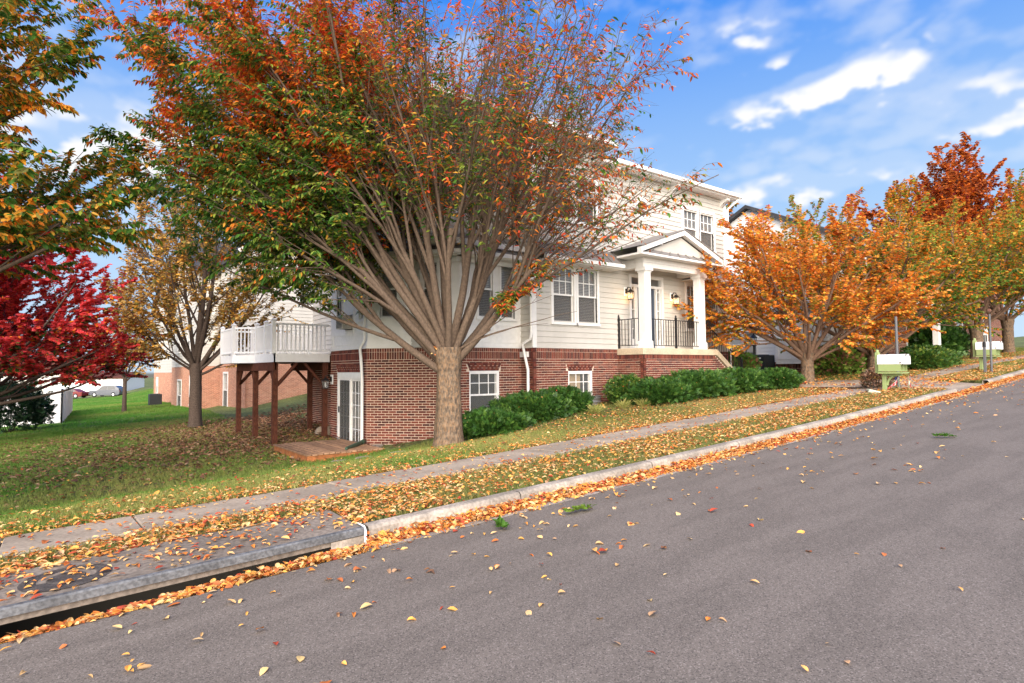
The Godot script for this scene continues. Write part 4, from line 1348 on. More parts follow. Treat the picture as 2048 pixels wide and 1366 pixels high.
func lantern(house: Node3D, at: Vector3, lit := true) -> void:
	var l := Node3D.new()
	l.name = "wall_lantern"
	house.add_child(l, true)
	l.position = at
	part(l, "mounting_block", Geo.new().cbx(-0.10, 0.10, -0.14, 0.15, 0.0, 0.03, 0.012), M.white)
	var g := Geo.new()
	g.tube([Vector3(0, 0.02, 0.03), Vector3(0, 0.14, 0.10), Vector3(0, 0.12, 0.20), Vector3(0, 0.03, 0.21)], [0.018, 0.015, 0.014, 0.012], 8)
	g.bx(-0.05, 0.05, -0.06, 0.09, 0.03, 0.05)
	part(l, "arm", g, M.iron)
	# hat, cage, bulb
	g = Geo.new()
	for i in 4:
		var a := TAU * i / 4 + PI / 4; var b := a + TAU / 4
		var lo := func(t: float) -> Vector3: return Vector3(cos(t) * 0.135, -0.03, 0.21 + sin(t) * 0.135)
		var hi := func(t: float) -> Vector3: return Vector3(cos(t) * 0.03, 0.055, 0.21 + sin(t) * 0.03)
		g.quad(lo.call(b), lo.call(a), hi.call(a), hi.call(b))
		g.tri(hi.call(a), hi.call(b), Vector3(0, 0.09, 0.21)) if false else g.tri(hi.call(b), hi.call(a), Vector3(0, 0.10, 0.21))
		var c0 := Vector3(cos(a) * 0.115, -0.03, 0.21 + sin(a) * 0.115); var c1 := Vector3(cos(a) * 0.08, -0.25, 0.21 + sin(a) * 0.08)
		g.tube([c0, c1], [0.008, 0.008], 5)
	g.bx(-0.065, 0.065, -0.265, -0.245, 0.145, 0.275)
	part(l, "cage", g, M.iron)
	g = Geo.new()
	for i in 4:
		var a := TAU * i / 4 + PI / 4; var b := a + TAU / 4
		g.quad(Vector3(cos(b) * 0.078, -0.245, 0.21 + sin(b) * 0.078), Vector3(cos(a) * 0.078, -0.245, 0.21 + sin(a) * 0.078), Vector3(cos(a) * 0.112, -0.035, 0.21 + sin(a) * 0.112), Vector3(cos(b) * 0.112, -0.035, 0.21 + sin(b) * 0.112))
	part(l, "pane", g, M.glass)
	part(l, "bulb", Geo.new().tube([Vector3(0, -0.22, 0.21), Vector3(0, -0.19, 0.21), Vector3(0, -0.13, 0.21), Vector3(0, -0.08, 0.21)], [0.008, 0.026, 0.024, 0.008], 10, true), M.bulb if lit else M.whiteblind)
	if not lit: return
	var lamp := OmniLight3D.new()
	lamp.name = "bulb_light"
	lamp.light_color = Color(1, 0.74, 0.42)
	lamp.light_energy = 0.05
	lamp.light_size = 0.03
	lamp.omni_range = 6.0
	lamp.omni_attenuation = 2.0
	lamp.shadow_enabled = true
	l.add_child(lamp)
	lamp.position = Vector3(0, -0.15, 0.21)

func downspout(house: Node3D, pts: Array) -> void:
	var g := Geo.new()
	var r := []
	for i in pts.size(): r.append(0.042)
	g.tube(pts, r, 8, true)
	part(house, "downspout", g, M.white)

func hip(x0: float, x1: float, z0: float, z1: float, y: float, k: float) -> Geo:
	# z0 back, z1 front (toward the street)
	var g := Geo.new()
	var half := (z1 - z0) / 2
	var zm := (z0 + z1) / 2
	var top_y := y + half * k
	var xa := minf(x0 + half, (x0 + x1) / 2 - 0.01); var xb := maxf(x1 - half, (x0 + x1) / 2 + 0.01)
	var A := Vector3(x0, y, z1); var B := Vector3(x1, y, z1); var C := Vector3(x1, y, z0); var D := Vector3(x0, y, z0)
	var E := Vector3(xa, top_y, zm); var F := Vector3(xb, top_y, zm)
	g.quad(A, B, F, E); g.quad(C, D, E, F); g.tri(B, C, F); g.tri(D, A, E)
	var t := Vector3(0, -0.05, 0)
	g.quad(D + t, C + t, B + t, A + t)
	g.quad(A + t, B + t, B, A); g.quad(B + t, C + t, C, B); g.quad(C + t, D + t, D, C); g.quad(D + t, A + t, A, D)
	return g

func seams(house: Node3D, a: Vector3, b: Vector3, c: Vector3, d: Vector3, n: int) -> void:
	# a-b is the eave, d-c the top; ribs run from eave to top
	for i in n + 1:
		var f := float(i) / n
		var p := a.lerp(b, f); var q := d.lerp(c, f)
		var g := Geo.new()
		var side := (b - a).normalized() * 0.012
		var up := (b - a).cross(d - a).normalized() * 0.035
		g.block(p - side, side * 2, q - p, up)
		part(house, "roof_seam", g, M.metalroof)

func make_house() -> void:
	rng.seed = 100
	var H := thing("corner_house", "two storey cream sided house on a brick basement with pedimented porch, behind the large tree", "house", Vector3.ZERO)
	var X := Vector3(1, 0, 0); var Z := Vector3(0, 0, 1); var K := Vector3(0.70711, 0, 0.70711)
	var bay := wall_frame(Vector3(8.51, 0, -13.45), X)
	var chm := wall_frame(Vector3(6.72, 0, -15.24), K)
	var sid := wall_frame(Vector3(6.72, 0, -17.86), Z)
	var ret := wall_frame(Vector3(10.57, 0, -13.45), Z)
	var fro := wall_frame(Vector3(10.57, 0, -12.94), X)
	var dw := [0.53, 2.30, -0.4, 1.97]
	# brick basement
	brick_wall(H, chm, 2.531, -0.35, 2.60, [], 300)
	brick_wall(H, bay, 2.06, -0.1, 2.60, [[0.29, 1.27, 0.80, 1.98, 1]], 0)
	brick_wall(H, sid, 2.62, -0.4, 2.60, [[0.53, 2.30, -0.6, 1.97, 1]], 0)
	brick_wall(H, ret, 0.51, 0.0, 2.60, [], 0)
	brick_wall(H, fro, 3.40, 0.3, 2.60, [[1.30, 2.27, 0.75, 1.95, 1]], 0)
	brick_wall(H, wall_frame(Vector3(17.5, 0, -12.94), X), 2.35, 0.8, 2.60, [], 0)
	brick_wall(H, wall_frame(Vector3(7.6, 0, -22.0), Z), 4.14, -0.6, 2.60, [], 0)
	# porch base, its return and the stair cheek
	brick_wall(H, wall_frame(Vector3(13.97, 0, -12.94), Z), 1.01, 0.4, 2.43, [], 0, false)
	brick_wall(H, wall_frame(Vector3(13.97, 0, -11.93), X), 3.60, 0.4, 2.43, [], 0, false)
	# panelled bay
	var bw := [[0.37, 0.84, 3.42, 4.95], [1.48, 1.95, 3.42, 4.95]]
	var fw := [[0.60, 1.07, 3.42, 4.98], [1.35, 1.82, 3.42, 4.98]]
	var sw := [[0.50, 0.89, 3.40, 4.95], [2.12, 2.50, 3.40, 4.95], [1.12, 1.68, 3.16, 3.60]]
	for q in [[chm, 2.531, bw, [[0.30, 0.92], [1.08, 1.74], [1.84, 2.36]]], [bay, 2.06, fw, [[0.10, 0.98], [1.14, 1.94]]], [sid, 2.62, sw, [[0.16, 2.44]]]]:
		var p := part(H, "panelled_wall", sheath(q[1], 2.602, 5.10, q[2]), M.white)
		p.transform = q[0]
		for r in q[3]:
			var ya := 2.74; var yb := 3.24 if q[1] != 2.62 else 3.06
			var g := Geo.new()
			bars(g, [[r[0], r[1], ya, ya + 0.03, 0, 0.016], [r[0], r[1], yb - 0.03, yb, 0, 0.016], [r[0], r[0] + 0.03, ya + 0.03, yb - 0.03, 0, 0.016], [r[1] - 0.03, r[1], ya + 0.03, yb - 0.03, 0, 0.016]])
			part(p, "panel_moulding", g, M.white)
		part(p, "base_board", Geo.new().bx(-0.01, q[1] + 0.01, 2.603, 2.68, 0, 0.022), M.white)
		for r in q[2]:
			if r[3] < 4: continue
			window(H, q[0], r[0], r[1], r[2], r[3], {"across": 1, "casing": 0.06, "proud": 0.03})
	# siding
	var fh := [[0.75, 1.55, 3.35, 4.95], [1.72, 2.50, 3.35, 4.95], [1.55, 1.72, 3.3, 5.0], [3.95, 5.62, 2.6, 5.02], [6.88, 7.68, 3.35, 4.90], [7.82, 8.66, 3.35, 4.90], [7.68, 7.82, 3.3, 4.95],
		[0.76, 1.55, 6.34, 7.70], [1.72, 2.50, 6.34, 7.70], [1.55, 1.72, 6.3, 7.75], [6.80, 7.60, 6.24, 7.56], [7.74, 8.54, 6.24, 7.56], [7.60, 7.74, 6.2, 7.6], [4.40, 4.90, 6.94, 7.44]]
	siding_wall(H, fro, 9.28, 2.602, 8.24, fh, M.siding)
	siding_wall(H, wall_frame(Vector3(10.57, 0, -12.94), X), 2.83, 8.245, 8.72, [], M.siding)
	siding_wall(H, ret, 0.51, 2.602, 8.72, [], M.siding)
	siding_wall(H, wall_frame(Vector3(7.6, 0, -13.9), X), 2.97, 5.3, 8.72, [[0.5, 1.2, 6.34, 7.7]], M.siding)
	siding_wall(H, wall_frame(Vector3(7.6, 0, -22.0), Z), 8.1, 2.602, 8.72, [[3.3, 3.9, 3.2, 4.9]], M.siding)
	for q in [[0.75, 1.55, 3.35, 4.95], [1.72, 2.50, 3.35, 4.95], [6.88, 7.68, 3.35, 4.90], [7.82, 8.66, 3.35, 4.90], [0.76, 1.55, 6.34, 7.70], [1.72, 2.50, 6.34, 7.70], [6.80, 7.60, 6.24, 7.56], [7.74, 8.54, 6.24, 7.56]]:
		window(H, fro, q[0], q[1], q[2], q[3])
	window(H, wall_frame(Vector3(7.6, 0, -22.0), Z), 3.3, 3.9, 3.2, 4.9)
	window(H, wall_frame(Vector3(7.6, 0, -13.9), X), 0.5, 1.2, 6.34, 7.7)
	# basement windows
	window(H, bay, 0.29, 1.27, 0.80, 1.98, {"casing": 0.001, "hood": 0.001, "proud": 0.0, "blind": null, "meet": 0.45, "screen": false})
	window(H, fro, 1.30, 2.27, 0.75, 1.95, {"casing": 0.001, "hood": 0.001, "proud": 0.0, "blind": null, "meet": 0.47, "screen": false})
	for q in [[bay, 0.29, 1.27, 0.80, 1.98], [fro, 1.30, 2.27, 0.75, 1.95]]:
		var g := Geo.new()
		bars(g, [[q[1], q[1] + 0.045, q[3], q[4], -0.10, 0.004], [q[2] - 0.085, q[2], q[3], q[4], -0.10, 0.004], [q[1], q[2], q[4] - 0.085, q[4], -0.10, 0.005]])
		var o := part(H, "window_surround", g, M.white)
		o.transform = q[0]
	var cur := part(H, "curtain", Geo.new().bx(1.36, 1.95, 1.0, 1.95, -0.20, -0.18), M.curtain)
	cur.transform = fro
	# round window
	var ow := Node3D.new()
	ow.name = "round_window"
	H.add_child(ow, true)
	ow.transform = fro
	ow.position += Vector3(4.65, 7.19, 0)
	var ring := Geo.new(); var disc := Geo.new()
	for i in 32:
		var a0 := TAU * i / 32; var a1 := TAU * (i + 1) / 32
		var u0 := Vector3(cos(a0), sin(a0), 0); var u1 := Vector3(cos(a1), sin(a1), 0)
		ring.quad(u0 * 0.27 + Vector3(0, 0, 0.05), u0 * 0.385 + Vector3(0, 0, 0.04), u1 * 0.385 + Vector3(0, 0, 0.04), u1 * 0.27 + Vector3(0, 0, 0.05))
		ring.quad(u0 * 0.385, u1 * 0.385, u1 * 0.385 + Vector3(0, 0, 0.04), u0 * 0.385 + Vector3(0, 0, 0.04))
		ring.quad(u1 * 0.27 - Vector3(0, 0, 0.06), u0 * 0.27 - Vector3(0, 0, 0.06), u0 * 0.27 + Vector3(0, 0, 0.05), u1 * 0.27 + Vector3(0, 0, 0.05))
		disc.tri(Vector3(0, 0, -0.01), u0 * 0.275 + Vector3(0, 0, -0.01), u1 * 0.275 + Vector3(0, 0, -0.01))
	part(ow, "ring", ring, M.white)
	part(ow, "pane", disc, M.glass)
	part(ow, "muntin", Geo.new().bx(-0.27, 0.27, -0.01, 0.01, -0.02, 0.01), M.white)
	part(ow, "muntin", Geo.new().bx(-0.01, 0.01, -0.27, 0.27, -0.021, 0.009), M.white)
	# sliding door in the side of the bay
	var D := Node3D.new()
	D.name = "sliding_door"
	H.add_child(D, true)
	D.transform = sid
	var f := Geo.new()
	bars(f, [[0.53, 0.64, -0.10, 1.965, -0.10, 0.006], [2.19, 2.30, -0.10, 1.965, -0.10, 0.006], [0.64, 2.19, 1.79, 1.964, -0.10, 0.007], [0.53, 2.30, -0.16, -0.06, -0.10, 0.03]])
	part(D, "door_frame", f, M.white)
	for q in [[0.64, 1.44, -0.035], [1.40, 2.19, -0.07]]:
		var leaf := Node3D.new()
		leaf.name = "door_leaf"
		D.add_child(leaf, true)
		f = Geo.new()
		bars(f, [[q[0], q[0] + 0.05, -0.06, 1.79, q[2] - 0.02, q[2] + 0.02], [q[1] - 0.05, q[1], -0.06, 1.79, q[2] - 0.02, q[2] + 0.02], [q[0] + 0.05, q[1] - 0.05, 1.72, 1.789, q[2] - 0.02, q[2] + 0.019], [q[0] + 0.05, q[1] - 0.05, -0.059, 0.04, q[2] - 0.02, q[2] + 0.019]])
		for i in range(1, 3):
			var x := lerpf(q[0] + 0.05, q[1] - 0.05, i / 3.0)
			f.bx(x - 0.011, x + 0.011, 0.04, 1.72, q[2] - 0.012, q[2] + 0.006)
		for i in range(1, 5):
			var yy := lerpf(0.04, 1.72, i / 5.0)
			f.bx(q[0] + 0.05, q[1] - 0.05, yy - 0.011, yy + 0.011, q[2] - 0.013, q[2] + 0.007)
		part(leaf, "stiles_and_muntins", f, M.white)
		var p := Geo.new()
		p.quad(Vector3(q[0] + 0.05, 0.04, q[2]), Vector3(q[1] - 0.05, 0.04, q[2]), Vector3(q[1] - 0.05, 1.72, q[2]), Vector3(q[0] + 0.05, 1.72, q[2]))
		part(leaf, "pane", p, M.glass)
	part(D, "insect_screen", Geo.new().bx(0.69, 1.36, -0.02, 1.74, -0.008, -0.005), M.screenmesh)
	part(D, "handle", Geo.new().bx(0.66, 0.69, 0.80, 0.98, 0.005, 0.03), M.iron)
	# room air conditioner
	var ac := Node3D.new()
	ac.name = "window_air_conditioner"
	H.add_child(ac, true)
	ac.transform = sid
	part(ac, "case", Geo.new().cbx(1.16, 1.64, 3.19, 3.56, -0.10, 0.30, 0.012), M.acbody)
	var gr := Geo.new()
	for i in 9: gr.bx(1.19, 1.61, 3.225 + i * 0.036, 3.240 + i * 0.036, 0.30, 0.312)
	part(ac, "grille", gr, M.condenser)
	gr = Geo.new()
	bars(gr, [[1.06, 1.12, 3.0, 3.72, 0, 0.018], [1.68, 1.74, 3.0, 3.72, 0, 0.018], [1.12, 1.68, 3.66, 3.72, 0, 0.018], [1.12, 1.68, 3.0, 3.06, 0, 0.018]])
	part(ac, "surround", gr, M.white)
	# bay roof and pent roofs of standing seam metal
	var outer := [Vector3(6.40, 5.14, -17.9), Vector3(6.40, 5.14, -15.37), Vector3(8.38, 5.14, -13.13), Vector3(10.56, 5.14, -13.13)]
	var inner := [Vector3(7.6, 5.80, -17.9), Vector3(7.6, 5.80, -15.3), Vector3(8.9, 5.80, -13.9), Vector3(10.56, 5.80, -13.9)]
	for i in 3:
		var g := Geo.new()
		var dn := Vector3(0, -0.06, 0)
		g.quad(outer[i], outer[i + 1], inner[i + 1], inner[i])
		g.quad(inner[i] + dn, inner[i + 1] + dn, outer[i + 1] + dn, outer[i] + dn)
		g.quad(outer[i] + dn, outer[i + 1] + dn, outer[i + 1], outer[i])
		part(H, "pent_roof", g, M.metalroof)
		seams(H, outer[i], outer[i + 1], inner[i + 1], inner[i], 5)
		var gt := Geo.new()
		var ax: Vector3 = (outer[i + 1] - outer[i]).normalized()
		var nn := ax.cross(Vector3.UP)
		gt.block(outer[i] + dn + Vector3(0, -0.05, 0), outer[i + 1] - outer[i], Vector3(0, 0.11, 0), nn * 0.09)
		gt.block(outer[i] + Vector3(0, -0.14, 0) - nn * 0.32, outer[i + 1] - outer[i], Vector3(0, 0.03, 0), nn * 0.33)
		gt.block(outer[i] + Vector3(0, -0.28, 0) - nn * 0.27, outer[i + 1] - outer[i], Vector3(0, 0.14, 0), nn * 0.02)
		part(H, "gutter", gt, M.white)
	for q in [[10.58, 13.7], [17.2, 20.05]]:
		var a := Vector3(q[0], 5.14, -12.42); var b := Vector3(q[1], 5.14, -12.42); var c := Vector3(q[1], 5.62, -12.93); var d := Vector3(q[0], 5.62, -12.93)
		var g := Geo.new()
		var dn := Vector3(0, -0.05, 0)
		g.quad(a, b, c, d); g.quad(d + dn, c + dn, b + dn, a + dn); g.tri(a, d, Vector3(q[0], 5.14, -12.93)); g.tri(b, Vector3(q[1], 5.14, -12.93), c)
		part(H, "pent_roof", g, M.metalroof)
		seams(H, a, b, c, d, int((q[1] - q[0]) / 0.42))
		g = Geo.new()
		g.bx(q[0], q[1], 5.03, 5.135, -12.43, -12.33); g.bx(q[0], q[1], 5.0, 5.03, -12.93, -12.42); g.bx(q[0], q[1], 4.99, 5.14, -12.93, -12.90)
		part(H, "gutter", g, M.white)
	# main roofs, soffits, gutters
	part(H, "roof", hip(7.15, 13.6, -22.4, -12.5, 8.86, 0.33), M.shingle)
	part(H, "roof", hip(12.9, 20.3, -22.4, -12.5, 8.40, 0.33), M.shingle)
	var g2 := Geo.new()
	g2.bx(7.2, 13.55, 8.72, 8.80, -22.3, -12.55)
	g2.bx(12.95, 20.25, 8.24, 8.34, -22.3, -12.55)
	part(H, "soffit", g2, M.white)
	g2 = Geo.new()
	g2.bx(7.05, 13.6, 8.76, 8.88, -12.56, -12.44); g2.bx(13.6, 20.3, 8.29, 8.41, -12.56, -12.44); g2.bx(7.05, 7.16, 8.76, 8.88, -22.3, -12.56); g2.bx(20.25, 20.36, 8.29, 8.41, -22.3, -12.56)
	part(H, "gutter", g2, M.white)
	for x in [13.75, 16.7, 19.55]:
		g2 = Geo.new()
		g2.prism([Vector3(x, 7.92, -12.94), Vector3(x, 8.24, -12.94), Vector3(x, 8.24, -12.60), Vector3(x, 8.14, -12.60), Vector3(x, 8.05, -12.78)].map(func(v): return v) , Vector3(0.14, 0, 0))
		part(H, "bracket", g2, M.white)
	# corner boards
	g2 = Geo.new()
	g2.bx(19.74, 19.88, 2.61, 8.24, -12.95, -12.89); g2.bx(10.54, 10.68, 2.61, 8.72, -12.95, -12.895); g2.bx(19.86, 19.89, 2.61, 8.24, -13.05, -12.89); g2.bx(7.57, 7.69, 5.8, 8.72, -13.91, -13.86)
	part(H, "corner_boards", g2, M.white)
	# hidden sides, floors
	g2 = Geo.new()
	g2.bx(19.72, 19.85, 0.8, 8.24, -22.0, -12.95); g2.bx(7.7, 19.7, -0.6, 8.24, -22.12, -22.0); g2.bx(7.62, 10.55, 2.0, 2.55, -21.9, -17.99); g2.bx(7.61, 19.7, 5.3, 5.45, -21.9, -13.2)
	g2.bx(6.85, 7.72, -0.4, 5.1, -17.99, -17.87)
	g2.bx(6.9, 10.5, 2.35, 2.5, -17.8, -15.2); g2.bx(8.75, 10.5, 2.35, 2.5, -15.2, -13.65); g2.bx(10.5, 19.7, 2.35, 2.5, -21.9, -13.1)
	part(H, "hidden_walls_and_floors", g2, M.whitesiding)
	g2 = Geo.new()
	g2.bx(7.0, 10.4, -0.3, 2.3, -18.2, -18.1); g2.bx(10.6, 19.6, 0.5, 2.3, -16.2, -16.1); g2.bx(10.4, 10.5, -0.3, 2.3, -18.1, -13.7); g2.bx(7.8, 19.6, 2.6, 8.2, -16.5, -16.4); g2.bx(6.9, 10.4, -0.36, -0.30, -18.1, -15.3)
	part(H, "room_partition", g2, M.inside)
	make_porch(H, fro)
	# downspouts
	downspout(H, [Vector3(6.62, 5.0, -15.18), Vector3(6.62, 2.85, -15.18), Vector3(6.60, 2.75, -15.22), Vector3(6.58, 2.62, -15.38), Vector3(6.60, 2.35, -15.36), Vector3(6.62, 1.8, -15.33), Vector3(6.62, 0.02, -15.33)])
	downspout(H, [Vector3(10.49, 5.0, -12.90), Vector3(10.49, 3.0, -12.90), Vector3(10.48, 2.85, -12.92), Vector3(10.40, 2.72, -13.18), Vector3(10.45, 2.4, -13.15), Vector3(10.48, 2.0, -13.05), Vector3(10.48, 0.6, -13.05)])
	downspout(H, [Vector3(20.2, 8.3, -12.5), Vector3(20.1, 8.15, -12.6), Vector3(19.93, 7.9, -12.86), Vector3(19.93, 2.0, -12.86)])
	# small lantern by the sliding door
	lantern(H, Vector3(6.71, 1.75, -17.72), false)
	var ll: Node3D = H.get_child(H.get_child_count() - 1)
	ll.rotation.y = -PI / 2
	lantern(H, Vector3(14.34, 4.42, -12.915))
	lantern(H, Vector3(16.60, 4.40, -12.915))

func make_porch(H: Node3D, fro: Transform3D) -> void:
	# slab, steps, cheek
	part(H, "porch_slab", Geo.new().cbx(13.93, 17.62, 2.43, 2.62, -12.94, -11.89, 0.012), M.slabtan)
	var g := Geo.new()
	var band := int(3.6 / 0.0677)
	for i in band:
		g.col = tone(BT)
		g.bx(13.97 + i * 0.0677 + 0.005, 13.97 + (i + 1) * 0.0677 - 0.005, 2.30, 2.425, -11.95, -11.912)
	for i in 14:
		g.col = tone(BT)
		g.bx(13.948, 13.99, 2.30, 2.425, -12.93 + i * 0.0708, -12.93 + i * 0.0708 + 0.06)
	var sb := part(H, "brick_header_course", g, M.brickmix)
	sb.set_meta("kind", "stuff")
	for i in 6:
		var x := 17.62 + i * 0.27
		var y := 2.62 - (i + 1) * 0.178
		part(H, "step", Geo.new().cbx(x, x + 0.30, y - 0.4, y, -12.90, -12.10, 0.012), M.slabtan)
	# brick cheek with sloping top, then its cap
	var cheek := Geo.new()
	var row := 0
	var y := 2.36
	while y > 0.9:
		var reach := minf(17.57 + (2.42 - y) * 1.50, 19.35)
		var s := 17.57 - (0.1016 if row % 2 else 0.0)
		while s < reach - 0.04:
			cheek.col = tone(BT)
			cheek.bx(maxf(s, 17.57) + 0.005, minf(s + 0.2032, reach) - 0.005, y - 0.0577, y, -12.08, -11.92)
			s += 0.2032
		y -= 0.0677
		row += 1
	var ck := part(H, "stair_cheek", cheek, M.brickmix)
	ck.set_meta("kind", "stuff")
	part(H, "stair_cheek_core", Geo.new().prism([Vector3(17.57, 0.8, -12.07), Vector3(19.34, 0.8, -12.07), Vector3(19.34, 1.24, -12.07), Vector3(17.57, 2.41, -12.07)], Vector3(0, 0, 0.14)), M.mortar)
	part(H, "stair_cap", Geo.new().prism([Vector3(17.60, 2.43, -12.11), Vector3(19.38, 1.25, -12.11), Vector3(19.38, 1.42, -12.11), Vector3(17.62, 2.62, -12.11)].map(func(v): return v), Vector3(0, 0, 0.24)), M.slabtan)
	# columns
	for x in [14.30, 17.02]:
		var c := Node3D.new()
		c.name = "column"
		H.add_child(c, true)
		c.position = Vector3(x, 2.62, -12.11)
		part(c, "shaft", Geo.new().cbx(-0.135, 0.135, 0.0, 2.36, -0.135, 0.135, 0.01), M.white)
		part(c, "plinth", Geo.new().cbx(-0.17, 0.17, 0.0, 0.22, -0.17, 0.17, 0.015), M.white)
		part(c, "capital", Geo.new().bx(-0.15, 0.15, 2.30, 2.35, -0.15, 0.15).bx(-0.19, 0.19, 2.35, 2.452, -0.19, 0.19), M.white)
	# entablature
	g = Geo.new()
	bars(g, [[14.10, 17.22, 5.07, 5.22, -12.25, -11.97], [14.08, 17.24, 5.22, 5.36, -12.27, -11.95], [14.12, 14.40, 5.075, 5.355, -12.93, -12.27], [16.92, 17.20, 5.075, 5.355, -12.93, -12.27]])
	part(H, "porch_beam", g, M.white)
	part(H, "porch_ceiling", Geo.new().bx(14.35, 16.95, 5.28, 5.33, -12.93, -12.2), M.white)
	g = Geo.new()
	g.bx(13.62, 17.70, 5.362, 5.42, -12.6, -11.62)
	part(H, "cornice", g, M.white)
	# pediment: rakes, tympanum, little roof at its foot
	var pk := Vector3(15.66, 6.16, -11.62); var lf := Vector3(13.62, 5.42, -11.62); var rt := Vector3(17.70, 5.42, -11.62)
	for q in [[lf, pk], [pk, rt]]:
		var a: Vector3 = q[0]; var b: Vector3 = q[1]
		g = Geo.new()
		g.prism([a + Vector3(0, 0, -0.16), b + Vector3(0, 0, -0.16), b + Vector3(0, 0.17, -0.16), a + Vector3(0, 0.15, -0.16)], Vector3(0, 0, 0.165))
		part(H, "rake_board", g, M.white)
		g = Geo.new()
		var back := Vector3(0, 0, -1.31)
		var up := Vector3(0, 0.185, 0.03)
		g.quad(a + up, b + up, b + up + back, a + up + back)
		g.quad(a + up + Vector3(0, -0.03, 0), b + up + Vector3(0, -0.03, 0), b + up, a + up)
		part(H, "porch_roof", g, M.metalroof)
		seams(H, a + up, a + up + back, b + up + back, b + up, 3) if false else null
	g = Geo.new()
	g.tri(lf + Vector3(0.2, 0, -0.15), rt + Vector3(-0.2, 0, -0.15), pk + Vector3(0, -0.05, -0.15))
	part(H, "tympanum", g, M.siding)
	g = Geo.new()
	var a1 := Vector3(13.95, 5.425, -11.63); var b1 := Vector3(17.37, 5.425, -11.63); var c1 := Vector3(17.0, 5.56, -11.76); var d1 := Vector3(14.32, 5.56, -11.76)
	g.quad(a1, b1, c1, d1)
	part(H, "pediment_flashing", g, M.metalroof)
	seams(H, a1, b1, c1, d1, 7)
	# door and its surround
	var D := Node3D.new()
	D.name = "front_door"
	H.add_child(D, true)
	D.transform = fro
	D.position += Vector3(0, 0, 0)
	g = Geo.new()
	bars(g, [[3.95, 4.05, 2.62, 5.02, -0.1, 0.04], [5.52, 5.62, 2.62, 5.02, -0.1, 0.04], [4.05, 5.52, 4.92, 5.02, -0.1, 0.041], [4.05, 5.52, 4.62, 4.70, -0.1, 0.03], [4.26, 4.33, 2.62, 4.62, -0.1, 0.03], [5.22, 5.29, 2.62, 4.62, -0.1, 0.03], [4.75, 4.80, 4.70, 4.92, -0.1, 0.02], [4.05, 5.52, 2.62, 2.66, -0.1, 0.03]])
	for s in [4.05, 5.29]:
		bars(g, [[s, s + 0.045, 2.66, 4.62, -0.06, 0.0], [s + 0.165, s + 0.21, 2.66, 4.62, -0.06, 0.0], [s + 0.045, s + 0.165, 2.66, 2.95, -0.06, 0.0]])
		for i in 5: g.bx(s + 0.045, s + 0.165, 3.26 + i * 0.31, 3.285 + i * 0.31, -0.05, -0.005)
	part(D, "surround", g, M.white)
	part(D, "door_slab", Geo.new().bx(4.34, 5.21, 2.67, 4.61, -0.08, -0.03).bx(4.45, 4.72, 2.85, 3.5, -0.03, -0.02).bx(4.83, 5.10, 2.85, 3.5, -0.03, -0.02).bx(4.45, 4.72, 3.7, 4.45, -0.03, -0.02).bx(4.83, 5.10, 3.7, 4.45, -0.03, -0.02), M.door)
	g = Geo.new()
	for s in [4.095, 5.335]:
		g.quad(Vector3(s, 2.95, -0.03), Vector3(s + 0.12, 2.95, -0.03), Vector3(s + 0.12, 4.62, -0.03), Vector3(s, 4.62, -0.03))
	g.quad(Vector3(4.05, 4.70, -0.04), Vector3(5.52, 4.70, -0.04), Vector3(5.52, 4.92, -0.04), Vector3(4.05, 4.92, -0.04))
	part(D, "pane", g, M.glass)
	part(D, "handle", Geo.new().tube([Vector3(4.42, 3.58, -0.03), Vector3(4.42, 3.58, 0.03), Vector3(4.42, 3.66, 0.04)], [0.015, 0.015, 0.02], 8, true), M.iron)
	# iron railing
	var rails := [[Vector3(13.99, 2.62, -12.90), Vector3(13.99, 2.62, -12.13), true], [Vector3(14.46, 2.62, -12.04), Vector3(15.68, 2.62, -12.04), true], [Vector3(15.68, 2.62, -12.04), Vector3(16.86, 2.62, -12.04), false], [Vector3(17.22, 2.62, -12.04), Vector3(19.30, 1.32, -12.04), false]]
	for q in rails:
		var r := Node3D.new()
		r.name = "railing"
		H.add_child(r, true)
		var a: Vector3 = q[0]; var b: Vector3 = q[1]
		var d := b - a
		var n := int(d.length() / 0.115)
		var ax := d.normalized()
		var side := ax.cross(Vector3.UP).normalized()
		g = Geo.new()
		g.block(a + Vector3(0, 0.88, 0) - side * 0.02, d, Vector3(0, 0.022, 0), side * 0.04)
		part(r, "top_rail", g, M.iron)
		g = Geo.new()
		g.block(a + Vector3(0, 0.08, 0) - side * 0.012, d, Vector3(0, 0.02, 0), side * 0.024)
		part(r, "bottom_rail", g, M.iron)
		for i in range(1, n):
			var p := a + d * (float(i) / n)
			part(r, "baluster", Geo.new().bx(p.x - 0.008, p.x + 0.008, p.y + 0.09, p.y + 0.885, p.z - 0.008, p.z + 0.008), M.iron)
		var ends := []
		if q[2]: ends.append(a if q[0].z < -12.5 else b)
		if b.y < 2: ends.append(b)
		for e in ends:
			g = Geo.new().bx(e.x - 0.028, e.x + 0.028, e.y - 0.03, e.y + 0.98, e.z - 0.028, e.z + 0.028)
			g.tube([e + Vector3(0, 0.98, 0), e + Vector3(0, 1.0, 0), e + Vector3(0, 1.03, 0), e + Vector3(0, 1.06, 0)], [0.012, 0.03, 0.03, 0.006], 8)
			part(r, "newel", g, M.iron)

